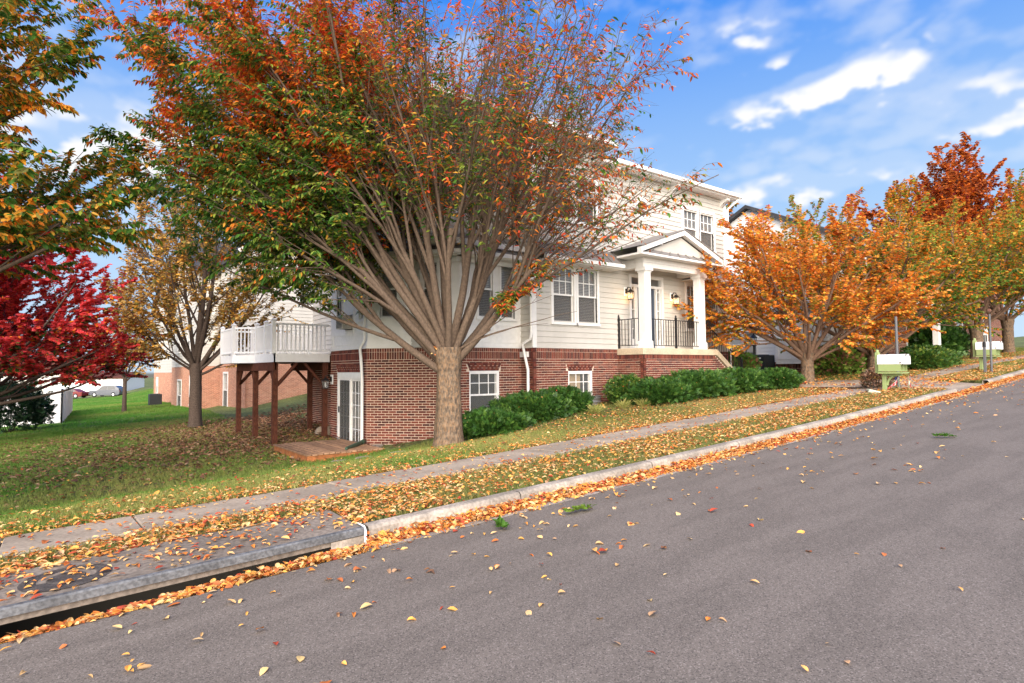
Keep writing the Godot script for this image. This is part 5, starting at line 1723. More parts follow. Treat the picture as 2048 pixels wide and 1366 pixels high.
# ---------- deck, platform, small things ----------
func make_deck() -> void:
	rng.seed = 200
	var t := thing("deck", "raised white railed deck on brown timber posts beside the sliding door", "deck", Vector3.ZERO)
	var F := 2.52
	# floor boards run across
	var z := -18.0
	while z > -22.2:
		var x0 := 5.09
		if z < -20.0: x0 = maxf(4.57, 5.09 - (-20.0 - z) * 0.87)
		part(t, "floor_board", Geo.new().bx(x0, 6.66 if z > -17.9 else 7.56, F - 0.03, F, z - 0.137, z), M.acbody)
		z -= 0.142
	var edge := [Vector3(6.70, 0, -17.92), Vector3(5.07, 0, -17.92), Vector3(5.07, 0, -20.0), Vector3(4.55, 0, -20.6), Vector3(4.55, 0, -22.3), Vector3(7.56, 0, -22.3)]
	for i in edge.size() - 1:
		var a: Vector3 = edge[i]; var b: Vector3 = edge[i + 1]
		var ax := (b - a).normalized()
		var out := Vector3.UP.cross(ax) * -1.0
		out = ax.cross(Vector3.UP) * -1.0
		var g := Geo.new()
		g.block(a + Vector3(0, 2.28, 0), b - a, Vector3(0, 0.25, 0), out * -0.04)
		part(t, "fascia_board", g, M.vinyl)
		# railing
		var r := Node3D.new()
		r.name = "railing"
		t.add_child(r, true)
		var n := maxi(1, int(round((b - a).length() / 1.2)))
		var ins := out * -0.07 * -1.0
		ins = Vector3(5.8, 0, -20.0) - (a + b) / 2
		ins = (ins - ax * ins.dot(ax)).normalized() * 0.06
		var A := a + ins; var B := b + ins
		for k in n + 1:
			if k == 0 and i > 0: continue
			if i == 0 and k == 0: continue
			var p := A.lerp(B, float(k) / n)
			var pg := Geo.new().bx(p.x - 0.055, p.x + 0.055, F, F + 0.96, p.z - 0.055, p.z + 0.055)
			part(r, "post", pg, M.vinyl)
			var cap := Geo.new().bx(p.x - 0.068, p.x + 0.068, F + 0.96, F + 0.985, p.z - 0.068, p.z + 0.068)
			for q in [[-1, -1, 1, -1], [1, -1, 1, 1], [1, 1, -1, 1], [-1, 1, -1, -1]]:
				cap.tri(Vector3(p.x + q[2] * 0.068, F + 0.985, p.z + q[3] * 0.068), Vector3(p.x + q[0] * 0.068, F + 0.985, p.z + q[1] * 0.068), Vector3(p.x, F + 1.03, p.z))
			part(r, "post_cap", cap, M.vinyl)
		var wide := ins.normalized() * 0.05
		g = Geo.new()
		g.block(A + Vector3(0, F + 0.84, 0) - wide / 2, B - A, Vector3(0, 0.055, 0), wide)
		part(r, "top_rail", g, M.vinyl)
		g = Geo.new()
		g.block(A + Vector3(0, F + 0.07, 0) - wide / 2, B - A, Vector3(0, 0.045, 0), wide)
		part(r, "bottom_rail", g, M.vinyl)
		var cnt := int((B - A).length() / 0.125)
		for k in range(1, cnt):
			var p := A.lerp(B, float(k) / cnt)
			part(r, "picket", Geo.new().bx(p.x - 0.019, p.x + 0.019, F + 0.11, F + 0.85, p.z - 0.019, p.z + 0.019), M.vinyl)
	# posts, beams, braces
	for q in [[5.12, -18.0], [5.16, -20.2], [5.10, -22.1], [6.60, -18.05], [6.95, -20.4]]:
		var y := ground(q[0], q[1])
		part(t, "support_post", Geo.new().bx(q[0] - 0.07, q[0] + 0.07, y - 0.2, 2.05 if q[0] < 6 else 2.27, q[1] - 0.07, q[1] + 0.07), M.stain)
	part(t, "beam", Geo.new().bx(5.06, 5.10, 2.03, 2.275, -22.25, -17.96).bx(5.16, 5.20, 2.03, 2.275, -22.25, -17.96), M.stain)
	part(t, "beam", Geo.new().bx(6.90, 7.0, 2.03, 2.275, -22.25, -18.0), M.stain)
	for i in 10:
		var zz := -18.1 - i * 0.44
		part(t, "joist", Geo.new().bx(5.1, 7.5, 2.28, 2.47, zz - 0.02, zz + 0.02), M.stain)
	for q in [[5.13, -18.0, 1, 0], [5.13, -18.0, 0, -1], [5.16, -20.2, 0, -1], [5.16, -20.2, 1, 0], [5.10, -22.1, 1, 0], [5.1, -22.1, 0, 1], [6.60, -18.05, -1, 0], [6.95, -20.4, -1, 0], [6.95, -20.4, 0, 1]]:
		var a := Vector3(q[0], 1.55, q[1]); var b := a + Vector3(q[2] * 0.62, 0.70, q[3] * 0.62)
		part(t, "knee_brace", Geo.new().tube([a, b], [0.055, 0.055], 4, true), M.stain)

func make_platform() -> void:
	rng.seed = 210
	var t := thing("door_platform", "low weathered wooden platform in front of the sliding door", "platform", Vector3.ZERO)
	var y := 0.085
	var g := Geo.new()
	bars(g, [[4.72, 6.62, -0.17, y - 0.035, -14.04, -14.0], [4.72, 4.76, -0.17, y - 0.035, -16.6, -14.04], [6.58, 6.62, -0.17, y - 0.035, -15.2, -14.04], [4.76, 6.58, -0.17, y - 0.035, -16.6, -16.56]])
	part(t, "rim", g, M.rim)
	var x := 4.70
	while x < 6.55:
		var w := 0.135
		if absf(x - 5.54) > 0.05 or true:
			var b := Geo.new()
			var z0 := -16.62 + rr(-0.01, 0.01); var z1 := -13.98 + rr(-0.012, 0.012)
			var lift := rr(-0.006, 0.010)
			b.cbx(x, x + w - rr(0.012, 0.026), y - 0.035 + lift, y + lift, z0, z1, 0.004)
			part(t, "plank", b, M.planks[rng.randi() % 4])
		x += w + 0.002
	var s := thing("downspout_extension", "flat green plastic downspout extension lying on the platform edge", "drain pipe", Vector3(0, 0, 0))
	g = Geo.new()
	g.tube([Vector3(6.62, 0.14, -15.2), Vector3(6.35, 0.13, -14.9), Vector3(5.95, 0.125, -14.45), Vector3(5.75, 0.12, -14.25)], [0.05, 0.055, 0.05, 0.035], 8, true)
	part(s, "hose", g, M.greenplastic)
	part(s, "coupling", Geo.new().tube([Vector3(6.60, 0.14, -15.17), Vector3(6.50, 0.135, -15.06)], [0.064, 0.064], 8, true), M.greenplastic)
	# splash block and stepping stones
	var sp := thing("splash_block", "small pale concrete splash block at the corner of the brick bay", "splash block", on(6.75, -14.75, 0.0), -0.8)
	g = Geo.new().cbx(-0.13, 0.13, -0.02, 0.07, -0.22, 0.22, 0.02)
	part(sp, "block", g, M.curb)
	for q in [[4.9, -12.5, "flat grey stepping stone lying close to the platform"], [5.35, -12.25, "flat grey stepping stone in the grass between two others"], [6.0, -11.95, "flat grey stepping stone lying toward the large tree"]]:
		var st := thing("stepping_stone", q[2], "stone", on(q[0], q[1], 0.015), 0.3, "stepping stones")
		var pts := []
		for i in 7:
			var a := TAU * i / 7
			pts.append(Vector3(cos(a) * rr(0.17, 0.24), 0, -sin(a) * rr(0.12, 0.17)))
		part(st, "slab", Geo.new().prism(pts, Vector3(0, 0.045, 0)), M.concrete)
	for q in [[6.95, -18.6], [7.15, -18.9], [6.8, -19.0]]:
		var st := thing("field_stone", ["rough tan stone lying closest behind the deck's wall post", "rough tan stone lying against the brick wall under the deck", "rough tan stone lying farthest in under the deck"][0 if q[1] > -18.7 else (1 if q[1] > -18.95 else 2)], "stone", on(q[0], q[1], 0.05), rr(0, 3), "tan stones under the deck")
		var gg := Geo.new()
		gg.tube([Vector3(0, -0.1, 0), Vector3(0.0, 0.0, 0), Vector3(0.02, 0.12, 0.01), Vector3(0.02, 0.2, 0.02)], [0.1, 0.17, 0.14, 0.03], 7, true)
		part(st, "stone", gg, M.rock)
	# corrugated window well
	var w := thing("window_well", "corrugated steel window well below a basement window", "window well", on(12.35, -12.93), 0.0)
	g = Geo.new()
	for k in 7:
		for i in 14:
			var a0 := PI * i / 14; var a1 := PI * (i + 1) / 14
			var r0 := 0.62 + (0.018 if k % 2 == 0 else -0.018); var r1 := 0.62 + (0.018 if k % 2 == 1 else -0.018)
			var y0 := -0.12 + k * 0.055; var y1 := y0 + 0.055
			g.quad(Vector3(cos(a0) * r0, y0, sin(a0) * r0 * 0.9), Vector3(cos(a1) * r0, y0, sin(a1) * r0 * 0.9), Vector3(cos(a1) * r1, y1, sin(a1) * r1 * 0.9), Vector3(cos(a0) * r1, y1, sin(a0) * r1 * 0.9))
	part(w, "corrugated_sheet", g, M.galv)
	g = Geo.new()
	var rim := []
	var rad := []
	for i in 15:
		rim.append(Vector3(cos(PI * i / 14) * 0.63, 0.265, sin(PI * i / 14) * 0.567)); rad.append(0.014)
	g.tube(rim, rad, 6)
	part(w, "rolled_rim", g, M.galv)

func make_mailbox(at: Vector3, label: String) -> Node3D:
	var t := thing("mailbox_stand", label, "mailbox", at, 0.0, "mailbox stands at the kerb")
	part(t, "post", Geo.new().cbx(-0.05, 0.05, -0.2, 0.49, -0.30, -0.20, 0.008), M.mailgreen)
	var g := Geo.new().bx(-0.05, 0.05, 0.42, 0.48, -0.2, 0.16)
	g.bx(-0.22, 0.22, 0.485, 0.52, -0.33, 0.26)
	part(t, "arm", g, M.mailgreen)
	var arc := []
	var ar := []
	for i in 7:
		var a := PI / 2 * i / 6
		arc.append(Vector3(0, 0.17 + sin(a) * 0.27, -0.19 + (1 - cos(a)) * 0.26)); ar.append(0.035)
	part(t, "curved_brace", Geo.new().tube(arc, ar, 6), M.mailgreen)
	part(t, "back_post", Geo.new().cbx(-0.05, 0.05, 0.5, 1.05, -0.46, -0.36, 0.008).cbx(-0.035, 0.035, 1.05, 1.13, -0.445, -0.375, 0.02), M.mailgreen)
	for x in [-0.11, 0.11]:
		part(t, "paper_box", Geo.new().bx(x - 0.10, x + 0.10, 0.54, 0.56, -0.32, 0.22).bx(x - 0.10, x + 0.10, 0.70, 0.725, -0.32, 0.22).bx(x - 0.10, x - 0.085, 0.56, 0.70, -0.32, 0.22).bx(x + 0.085, x + 0.10, 0.56, 0.70, -0.32, 0.22).bx(x - 0.085, x + 0.085, 0.56, 0.70, -0.32, -0.3), M.mailgreen)
		var body := []
		for i in 9:
			var a := PI * i / 8
			body.append(Vector3(x + cos(a) * 0.098, 0.87 + sin(a) * 0.12, -0.34))
		body.append(Vector3(x - 0.098, 0.73, -0.34)); body.append(Vector3(x + 0.098, 0.73, -0.34))
		var box := part(t, "mailbox", Geo.new().prism(body, Vector3(0, 0, 0.62)), M.mailwhite)
		var lid := []
		for v in body: lid.append(Vector3(x + (v.x - x) * 1.03, 0.85 + (v.y - 0.85) * 1.02, 0.282))
		part(box, "door", Geo.new().prism(lid, Vector3(0, 0, 0.025)), M.mailwhite)
		part(box, "latch", Geo.new().bx(x - 0.112, x - 0.10, 0.755, 0.785, 0.20, 0.23).bx(x - 0.02, x + 0.02, 0.95, 0.98, 0.307, 0.33), M.iron)
	return t

func make_flag(at: Vector3, turn: float, label: String) -> void:
	var t := thing("small_flag", label, "flag", at, turn, "small flags by the mailbox")
	part(t, "stick", Geo.new().tube([Vector3(0, -0.05, 0), Vector3(0.05, 0.42, 0)], [0.006, 0.005], 6, true), M.mailgreen)
	for i in 9:
		var g := Geo.new()
		# cloth hanging in a slack triangle from the stick's top; stripes run down it
		var f0 := i / 9.0; var f1 := (i + 1) / 9.0
		var p := func(f: float, u: float) -> Vector3: return Vector3(0.045 + f * 0.03 + u * (0.06 + f * 0.24), 0.41 - f * 0.16 - u * (0.20 + 0.03 * sin(f * 7.0)), 0.02 * sin(f * 11.0 + u * 4.0))
		g.quad(p.call(f0, 1.0), p.call(f1, 1.0), p.call(f1, 0.0), p.call(f0, 0.0))
		part(t, "stripe", g, M.flagred if i % 2 == 0 else M.flagwhite)
	var c := Geo.new()
	c.quad(Vector3(0.05, 0.30, 0.03), Vector3(0.12, 0.28, 0.03), Vector3(0.11, 0.385, 0.03), Vector3(0.045, 0.41, 0.03))
	var cn := part(t, "canton", c, M.flagblue)
	for i in 6:
		var sg := Geo.new()
		var o := Vector3(0.062 + (i % 2) * 0.03, 0.315 + (i / 2) * 0.028, 0.032)
		for k in 5:
			var a := TAU * k / 5 + PI / 2
			sg.tri(o + Vector3(cos(a), sin(a), 0) * 0.009, o + Vector3(cos(a + 2.2), sin(a + 2.2), 0) * 0.005, o + Vector3(cos(a - 2.2), sin(a - 2.2), 0) * 0.005)
		part(cn, "star", sg, M.flagwhite)

func make_street_things() -> void:
	make_mailbox(on(17.75, -6.62), "green mailbox post with white boxes and small flags at its foot")
	make_mailbox(on(24.9, -6.4), "green mailbox post with white boxes beside two thin grey poles")
	make_flag(on(18.15, -6.45), 0.2, "small striped flag on a stick, leaning away from the mailbox post")
	make_flag(on(18.0, -6.6), 2.6, "small striped flag on a stick, drooping toward the mailbox post")
	var b := thing("meter_cover", "pale green meter box cover lying tilted in the leaves", "box cover", on(17.2, -6.95), 0.5)
	b.rotation.x = 0.25
	part(b, "lid", Geo.new().cbx(-0.26, 0.26, 0.0, 0.09, -0.14, 0.14, 0.02), M.covergreen)
	var p := thing("grey_pole", "thin grey pole rising from behind the mailbox into the leaves", "pole", on(18.92, -6.98))
	part(p, "shaft", Geo.new().tube([Vector3(0, -0.3, 0), Vector3(0, 2.0, 0)], [0.04, 0.036], 10, true), M.post)
	part(p, "base_collar", Geo.new().tube([Vector3(0, -0.05, 0), Vector3(0, 0.1, 0)], [0.06, 0.055], 10, true), M.post)
	p = thing("grey_pole", "tall grey pole leaning over the uphill mailbox", "pole", on(24.2, -6.2))
	part(p, "shaft", Geo.new().tube([Vector3(0, -0.3, 0), Vector3(-0.16, 1.9, 0.05)], [0.035, 0.03], 10, true), M.post)
	part(p, "base_collar", Geo.new().tube([Vector3(0, -0.05, 0), Vector3(0, 0.08, 0)], [0.05, 0.048], 10, true), M.post)
	p = thing("marker_post", "short dark marker post with knob beside the leaning pole", "post", on(23.95, -6.3))
	part(p, "shaft", Geo.new().cbx(-0.035, 0.035, -0.2, 1.0, -0.035, 0.035, 0.006), M.post)
	part(p, "cap", Geo.new().cbx(-0.045, 0.045, 0.86, 1.03, -0.045, 0.045, 0.02), M.iron)
	# yard lamp by the next house
	var at := on(23.7, -14.2)
	p = thing("yard_lamp", "black yard lamp post with glass lantern beside the white sided house", "lamp post", at)
	part(p, "pole", Geo.new().tube([Vector3(0, -0.2, 0), Vector3(0, 0.2, 0), Vector3(0, 0.25, 0), Vector3(0, 1.25, 0)], [0.07, 0.065, 0.045, 0.04], 10, true), M.iron)
	var g := Geo.new()
	for i in 4:
		var a := TAU * i / 4 + PI / 4
		g.tube([Vector3(cos(a) * 0.08, 1.27, sin(a) * 0.08), Vector3(cos(a) * 0.13, 1.58, sin(a) * 0.13)], [0.009, 0.009], 5)
		var c := a + TAU / 4
		g.quad(Vector3(cos(c) * 0.17, 1.58, sin(c) * 0.17), Vector3(cos(a) * 0.17, 1.58, sin(a) * 0.17), Vector3(cos(a) * 0.04, 1.72, sin(a) * 0.04), Vector3(cos(c) * 0.04, 1.72, sin(c) * 0.04))
	g.bx(-0.09, 0.09, 1.25, 1.28, -0.09, 0.09)
	g.tube([Vector3(0, 1.70, 0), Vector3(0, 1.76, 0), Vector3(0, 1.80, 0)], [0.04, 0.02, 0.01], 8, true)
	part(p, "lantern_cage", g, M.iron)
	g = Geo.new()
	for i in 4:
		var a := TAU * i / 4 + PI / 4; var c := a + TAU / 4
		g.quad(Vector3(cos(c) * 0.078, 1.28, sin(c) * 0.078), Vector3(cos(a) * 0.078, 1.28, sin(a) * 0.078), Vector3(cos(a) * 0.126, 1.58, sin(a) * 0.126), Vector3(cos(c) * 0.126, 1.58, sin(c) * 0.126))
	part(p, "pane", g, M.glass)
	# air conditioner condenser
	var ac := thing("air_conditioner", "black outdoor air conditioner unit against the white sided house", "air conditioner", on(24.95, -14.6))
	part(ac, "case", Geo.new().cbx(-0.4, 0.4, 0.0, 0.78, -0.4, 0.4, 0.02), M.condenser)
	for i in 8: part(ac, "louvre", Geo.new().bx(-0.415, -0.40, 0.1 + i * 0.075, 0.14 + i * 0.075, -0.36, 0.36), M.iron)
	part(ac, "top_grille", Geo.new().tube([Vector3(0, 0.78, 0), Vector3(0, 0.81, 0)], [0.33, 0.30], 18, true), M.iron)
	part(ac, "label_plate", Geo.new().bx(-0.418, -0.416, 0.62, 0.68, 0.08, 0.22), M.white)

func gable_roof(x0: float, x1: float, z0: float, z1: float, y: float, rise: float, over: float) -> Geo:
	# ridge along x
	var g := Geo.new()
	var zm := (z0 + z1) / 2
	var k := rise / ((z1 - z0) / 2)
	var a := Vector3(x0 - over, y - over * k, z1 + over); var b := Vector3(x1 + over, y - over * k, z1 + over)
	var c := Vector3(x1 + over, y + rise, zm); var d := Vector3(x0 - over, y + rise, zm)
	var e := Vector3(x0 - over, y - over * k, z0 - over); var f := Vector3(x1 + over, y - over * k, z0 - over)
	var up := Vector3(0, 0.16, 0)
	g.quad(a + up, b + up, c + up, d + up); g.quad(f + up, e + up, d + up, c + up)
	g.quad(b, a, d, c); g.quad(e, f, c, d)
	g.quad(a, b, b + up, a + up); g.quad(f, e, e + up, f + up)
	g.quad(d, a, a + up, d + up); g.quad(e, d, d + up, e + up); g.quad(b, c, c + up, b + up); g.quad(c, f, f + up, c + up)
	return g

func make_neighbours() -> void:
	rng.seed = 300
	var Z := Vector3(0, 0, 1); var X := Vector3(1, 0, 0)
	var BR := [[0.15, 0.052, 0.036], [0.12, 0.042, 0.032], [0.18, 0.062, 0.042]]
	# next house up the street: white side, brown brick front
	var H := thing("white_sided_house", "neighbouring house with white siding, brown brick front and dark gable roof", "house", Vector3.ZERO)
	var side := wall_frame(Vector3(25.6, 0, -19.5), Z)
	var front := wall_frame(Vector3(25.6, 0, -11.3), X)
	brick_wall(H, side, 8.2, 1.2, 2.25, [], 0, true, BT)
	siding_wall(H, side, 8.2, 2.252, 7.3, [[2.9, 3.55, 2.55, 3.6], [3.65, 4.3, 2.55, 3.6]], M.whitesiding, 0.16)
	for q in [[2.9, 3.55], [3.65, 4.3]]: window(H, side, q[0], q[1], 2.55, 3.6, {"across": 1, "blind": M.whiteblind, "casing": 0.07})
	brick_wall(H, front, 8.4, 1.3, 7.2, [[1.1, 2.0, 2.6, 4.1], [3.2, 4.1, 1.9, 4.0], [6.2, 7.2, 2.6, 4.1], [1.1, 2.0, 5.3, 6.6], [6.2, 7.2, 5.3, 6.6]], 0, false, BR)
	window(H, front, 1.1, 2.0, 2.6, 4.1); window(H, front, 6.2, 7.2, 2.6, 4.1); window(H, front, 1.1, 2.0, 5.3, 6.6); window(H, front, 6.2, 7.2, 5.3, 6.6)
	var d := part(H, "front_door", Geo.new().bx(3.2, 4.1, 1.9, 4.0, -0.08, -0.02).bx(3.32, 3.98, 2.0, 2.8, -0.02, 0.0).bx(3.32, 3.98, 2.95, 3.85, -0.02, 0.0), M.door)
	d.transform = front
	part(d, "handle", Geo.new().bx(3.25, 3.29, 2.85, 2.95, 0, 0.05), M.iron)
	# white panelled box on the side
	var bx := wall_frame(Vector3(25.25, 0, -14.1), Z)
	var p := part(H, "box_bay", Geo.new().bx(25.25, 25.6, 2.16, 4.4, -14.1, -11.7), M.white)
	for q in [[0.1, 1.1], [1.25, 2.3]]:
		var g := Geo.new()
		bars(g, [[q[0], q[1], 2.35, 2.39, 0, 0.02], [q[0], q[1], 3.1, 3.14, 0, 0.02], [q[0], q[0] + 0.04, 2.39, 3.1, 0, 0.02], [q[1] - 0.04, q[1], 2.39, 3.1, 0, 0.02]])
		part(p, "panel_moulding", g, M.white).transform = bx
	for q in [[0.2, 0.6], [0.75, 1.6], [1.75, 2.2]]:
		window(H, bx, q[0], q[1], 3.3, 4.25, {"across": 1, "casing": 0.05, "proud": 0.03, "blind": M.whiteblind, "screen": false})
	part(H, "box_bay_roof", Geo.new().prism([Vector3(25.1, 4.4, -14.2), Vector3(25.6, 4.4, -14.2), Vector3(25.6, 4.75, -14.2)], Vector3(0, 0, 2.6)), M.metalroof)
	# gable
	var gb := Geo.new()
	gb.prism([Vector3(25.6, 7.3, -19.5), Vector3(25.6, 7.3, -11.3), Vector3(25.6, 9.35, -15.4)], Vector3(0.1, 0, 0))
	part(H, "gable_wall", gb, M.whitesiding)
	part(H, "roof", gable_roof(25.6, 34.0, -19.5, -11.3, 7.3, 2.05, 0.3), M.shingle)
	part(H, "hidden_walls", Geo.new().bx(33.9, 34.0, 1.2, 7.3, -19.4, -11.4).bx(25.7, 33.9, 1.2, 7.3, -19.5, -19.4).bx(25.75, 33.9, 1.2, 7.2, -15.0, -14.9), M.whitesiding)
	downspout(H, [Vector3(25.5, 4.3, -11.45), Vector3(25.5, 2.6, -11.45), Vector3(25.5, 1.7, -11.45)])
	part(H, "meter", Geo.new().cbx(25.42, 25.58, 2.7, 3.0, -15.6, -15.3, 0.03).tube([Vector3(25.52, 2.7, -15.45), Vector3(25.52, 2.2, -15.5), Vector3(25.5, 2.0, -15.2)], [0.02, 0.02, 0.02], 6), M.acbody)
	# porch with a white column
	part(H, "porch_column", Geo.new().cbx(31.6, 31.85, 2.0, 4.5, -10.2, -9.95, 0.01), M.white)
	part(H, "porch_roof", Geo.new().bx(28.3, 32.0, 4.5, 4.8, -11.3, -9.8), M.white)
	part(H, "porch_step", Geo.new().cbx(28.4, 31.9, 1.4, 2.0, -11.28, -9.9, 0.02), M.slabtan)
	# farther brick house
	var B := thing("brick_house", "brown brick house at the top of the street behind the clipped hedges", "house", Vector3.ZERO)
	var bf := wall_frame(Vector3(36.0, 0, -12.5), X)
	brick_wall(B, bf, 16.0, 1.6, 7.6, [[1.5, 2.6, 3.2, 4.8], [6.4, 7.5, 3.2, 4.8], [11.0, 12.1, 3.2, 4.8], [4.0, 5.0, 2.4, 4.6]], 0, false, BR)
	for q in [1.5, 6.4, 11.0]: window(B, bf, q, q + 1.1, 3.2, 4.8, {"blind": M.whiteblind})
	var bd := part(B, "front_door", Geo.new().bx(4.0, 5.0, 2.4, 4.6, -0.08, -0.02), M.door)
	bd.transform = bf
	part(bd, "handle", Geo.new().bx(4.08, 4.13, 3.4, 3.5, -0.02, 0.04), M.iron)
	var bs := wall_frame(Vector3(36.0, 0, -20.0), Z)
	brick_wall(B, bs, 7.5, 1.4, 7.6, [], 0, false, BR)
	part(B, "roof", gable_roof(36.0, 52.0, -20.0, -12.5, 7.6, 2.6, 0.4), M.shingle)
	part(B, "gable_wall", Geo.new().prism([Vector3(36.0, 7.6, -20.0), Vector3(36.0, 7.6, -12.5), Vector3(36.0, 10.2, -16.25)], Vector3(0.1, 0, 0)), M.whitesiding)
	part(B, "hidden_walls", Geo.new().bx(51.9, 52.0, 1.2, 7.6, -19.9, -12.6).bx(36.2, 51.9, 1.2, 7.6, -20.0, -19.9).bx(36.2, 51.9, 1.5, 7.5, -16.0, -15.9), M.whitesiding)
	part(B, "white_band", Geo.new().bx(35.4, 36.0, 4.0, 4.3, -14.0, -12.3), M.white)
	downspout(B, [Vector3(36.1, 7.4, -12.4), Vector3(36.1, 2.0, -12.4)])
	# row houses behind the deck
	rng.seed = 310
	var R := thing("row_house", "pale row house on a pink brick basement behind the deck posts", "house", Vector3.ZERO, 0.0, "pink brick row houses")
	var rf := wall_frame(Vector3(8.8, 0, -36.6), X); var rs := wall_frame(Vector3(8.8, 0, -43.2), Z)
	brick_wall(R, rf, 13.0, -0.6, 2.65, [], 0, false, PT, 0.0677, 0.2032)
	brick_wall(R, rs, 6.6, -0.8, 2.65, [[1.2, 2.3, -0.2, 1.9]], 0, false, PT)
	siding_wall(R, rf, 13.0, 2.655, 9.0, [[3.0, 3.9, 6.0, 7.5]], M.siding, 0.2)
	siding_wall(R, rs, 6.6, 2.655, 9.0, [[1.4, 2.3, 3.6, 5.0], [4.0, 4.9, 3.6, 5.0]], M.siding, 0.2)
	window(R, rs, 1.4, 2.3, 3.6, 5.0); window(R, rs, 4.0, 4.9, 3.6, 5.0); window(R, rs, 1.2, 2.3, -0.2, 1.9, {"casing": 0.12})
	window(R, rf, 3.0, 3.9, 6.0, 7.5)
	var rg := Geo.new()
	rg.prism([Vector3(8.8, 9.0, -36.7), Vector3(21.8, 9.0, -36.7), Vector3(15.3, 13.2, -36.7)], Vector3(0, 0, 0.1))
	part(R, "gable_wall", rg, M.siding)
	var rr_ := gable_roof(-43.2, -36.6, 8.8, 21.8, 9.0, 4.2, 0.35)
	var roof := part(R, "roof", rr_, M.shingle)
	roof.rotation.y = -PI / 2
	roof.transform = Transform3D(Basis(Vector3(0, 0, 1), Vector3(0, 1, 0), Vector3(1, 0, 0)), Vector3.ZERO) if false else Transform3D(Basis(Vector3(0, 0, 1), Vector3(0, 1, 0), Vector3(-1, 0, 0)), Vector3(30.6, 0, 0))
	part(R, "rake_trim", Geo.new().prism([Vector3(8.3, 8.75, -36.5), Vector3(8.3, 9.0, -36.5), Vector3(15.3, 13.5, -36.5), Vector3(15.3, 13.2, -36.5)], Vector3(0, 0, 0.1)), M.white)
	part(R, "hidden_walls", Geo.new().bx(21.7, 21.8, -0.6, 9.0, -43.2, -36.7).bx(8.9, 21.7, -0.6, 9.0, -43.2, -43.1).bx(9.0, 21.6, -0.6, 8.9, -40.0, -39.9), M.whitesiding)
	var R2 := thing("row_house", "pale row house set back beyond the pink brick corner, with white patio door", "house", Vector3.ZERO, 0.0, "pink brick row houses")
	var qf := wall_frame(Vector3(7.6, 0, -43.4), X); var qs := wall_frame(Vector3(7.6, 0, -54.5), Z)
	brick_wall(R2, qf, 3.0, -1.0, 2.4, [], 0, false, PT)
	brick_wall(R2, qs, 11.1, -1.2, 2.4, [[3.0, 4.6, -0.8, 1.4], [8.0, 8.9, -0.2, 1.7]], 0, false, PT, 0.0677, 0.2032)
	siding_wall(R2, qf, 3.0, 2.405, 8.6, [], M.siding, 0.2)
	siding_wall(R2, qs, 11.1, 2.405, 8.6, [[3.0, 3.9, 3.5, 4.9], [7.0, 7.9, 3.5, 4.9]], M.siding, 0.2)
	window(R2, qs, 3.0, 4.6, -0.8, 1.4, {"across": 1, "casing": 0.1}); window(R2, qs, 8.0, 8.9, -0.2, 1.7, {"casing": 0.1})
	window(R2, qs, 3.0, 3.9, 3.5, 4.9); window(R2, qs, 7.0, 7.9, 3.5, 4.9)
	part(R2, "roof", gable_roof(7.6, 18.0, -54.5, -43.4, 8.6, 3.0, 0.35), M.shingle)
	part(R2, "gable_wall", Geo.new().prism([Vector3(7.6, 8.6, -54.5), Vector3(7.6, 8.6, -43.4), Vector3(7.6, 11.6, -48.95)], Vector3(0.1, 0, 0)), M.siding)
	part(R2, "hidden_walls", Geo.new().bx(7.8, 18.0, -1.0, 8.6, -54.5, -54.4).bx(17.9, 18.0, -1.0, 8.6, -54.4, -43.5).bx(7.9, 17.8, -1, 8.5, -49.0, -48.9), M.whitesiding)
	var R3 := thing("row_house", "last pale row house beyond the patio door one, far down the lawn", "house", Vector3.ZERO, 0.0, "pink brick row houses")
	var ts := wall_frame(Vector3(8.2, 0, -70.0), Z)
	brick_wall(R3, ts, 14.0, -2.0, 2.0, [[2.0, 3.0, 0.0, 1.5]], 0, false, PT, 0.09, 0.27)
	siding_wall(R3, ts, 14.0, 2.005, 8.0, [[3.0, 4.0, 3.5, 5.0], [8.0, 9.0, 3.5, 5.0]], M.siding, 0.25)
	window(R3, ts, 2.0, 3.0, 0.0, 1.5); window(R3, ts, 3.0, 4.0, 3.5, 5.0); window(R3, ts, 8.0, 9.0, 3.5, 5.0)
	part(R3, "roof", gable_roof(8.2, 18.0, -70.0, -56.0, 8.0, 3.4, 0.35), M.shingle)
	part(R3, "gable_wall", Geo.new().prism([Vector3(8.2, 8.0, -70.0), Vector3(8.2, 8.0, -56.0), Vector3(8.2, 11.4, -63.0)], Vector3(0.1, 0, 0)), M.siding)
	part(R3, "hidden_walls", Geo.new().bx(8.3, 18.0, -2.0, 8.0, -56.1, -56.0).bx(8.3, 18.0, -2.0, 8.0, -70.0, -69.9), M.whitesiding)
	var ac := thing("air_conditioner", "dark outdoor air conditioner beside the far row house wall", "air conditioner", on(6.9, -58.0))
	part(ac, "case", Geo.new().cbx(-0.45, 0.45, 0.0, 0.95, -0.45, 0.45, 0.03), M.condenser)
	part(ac, "top_grille", Geo.new().tube([Vector3(0, 0.95, 0), Vector3(0, 0.98, 0)], [0.38, 0.34], 16, true), M.iron)
	# far garage and house
	var Gq := thing("garage", "long white garage building behind the parked cars", "garage", Vector3(7.2, -1.75, -128.0), -0.6)
	part(Gq, "wall", Geo.new().bx(-5.5, 5.5, 0, 2.9, -3, 3), M.whitesiding)
	for i in 3: part(Gq, "garage_door", Geo.new().bx(-4.8 + i * 3.3, -1.9 + i * 3.3, 0.05, 2.2, 3.0, 3.06), M.vinyl)
	part(Gq, "roof", gable_roof(-5.5, 5.5, -3, 3, 2.9, 0.9, 0.3), M.stain)
	var Fh := thing("brown_house", "distant house with brown roof beyond the white garage", "house", Vector3(2.0, -2.0, -165.0), -0.5)
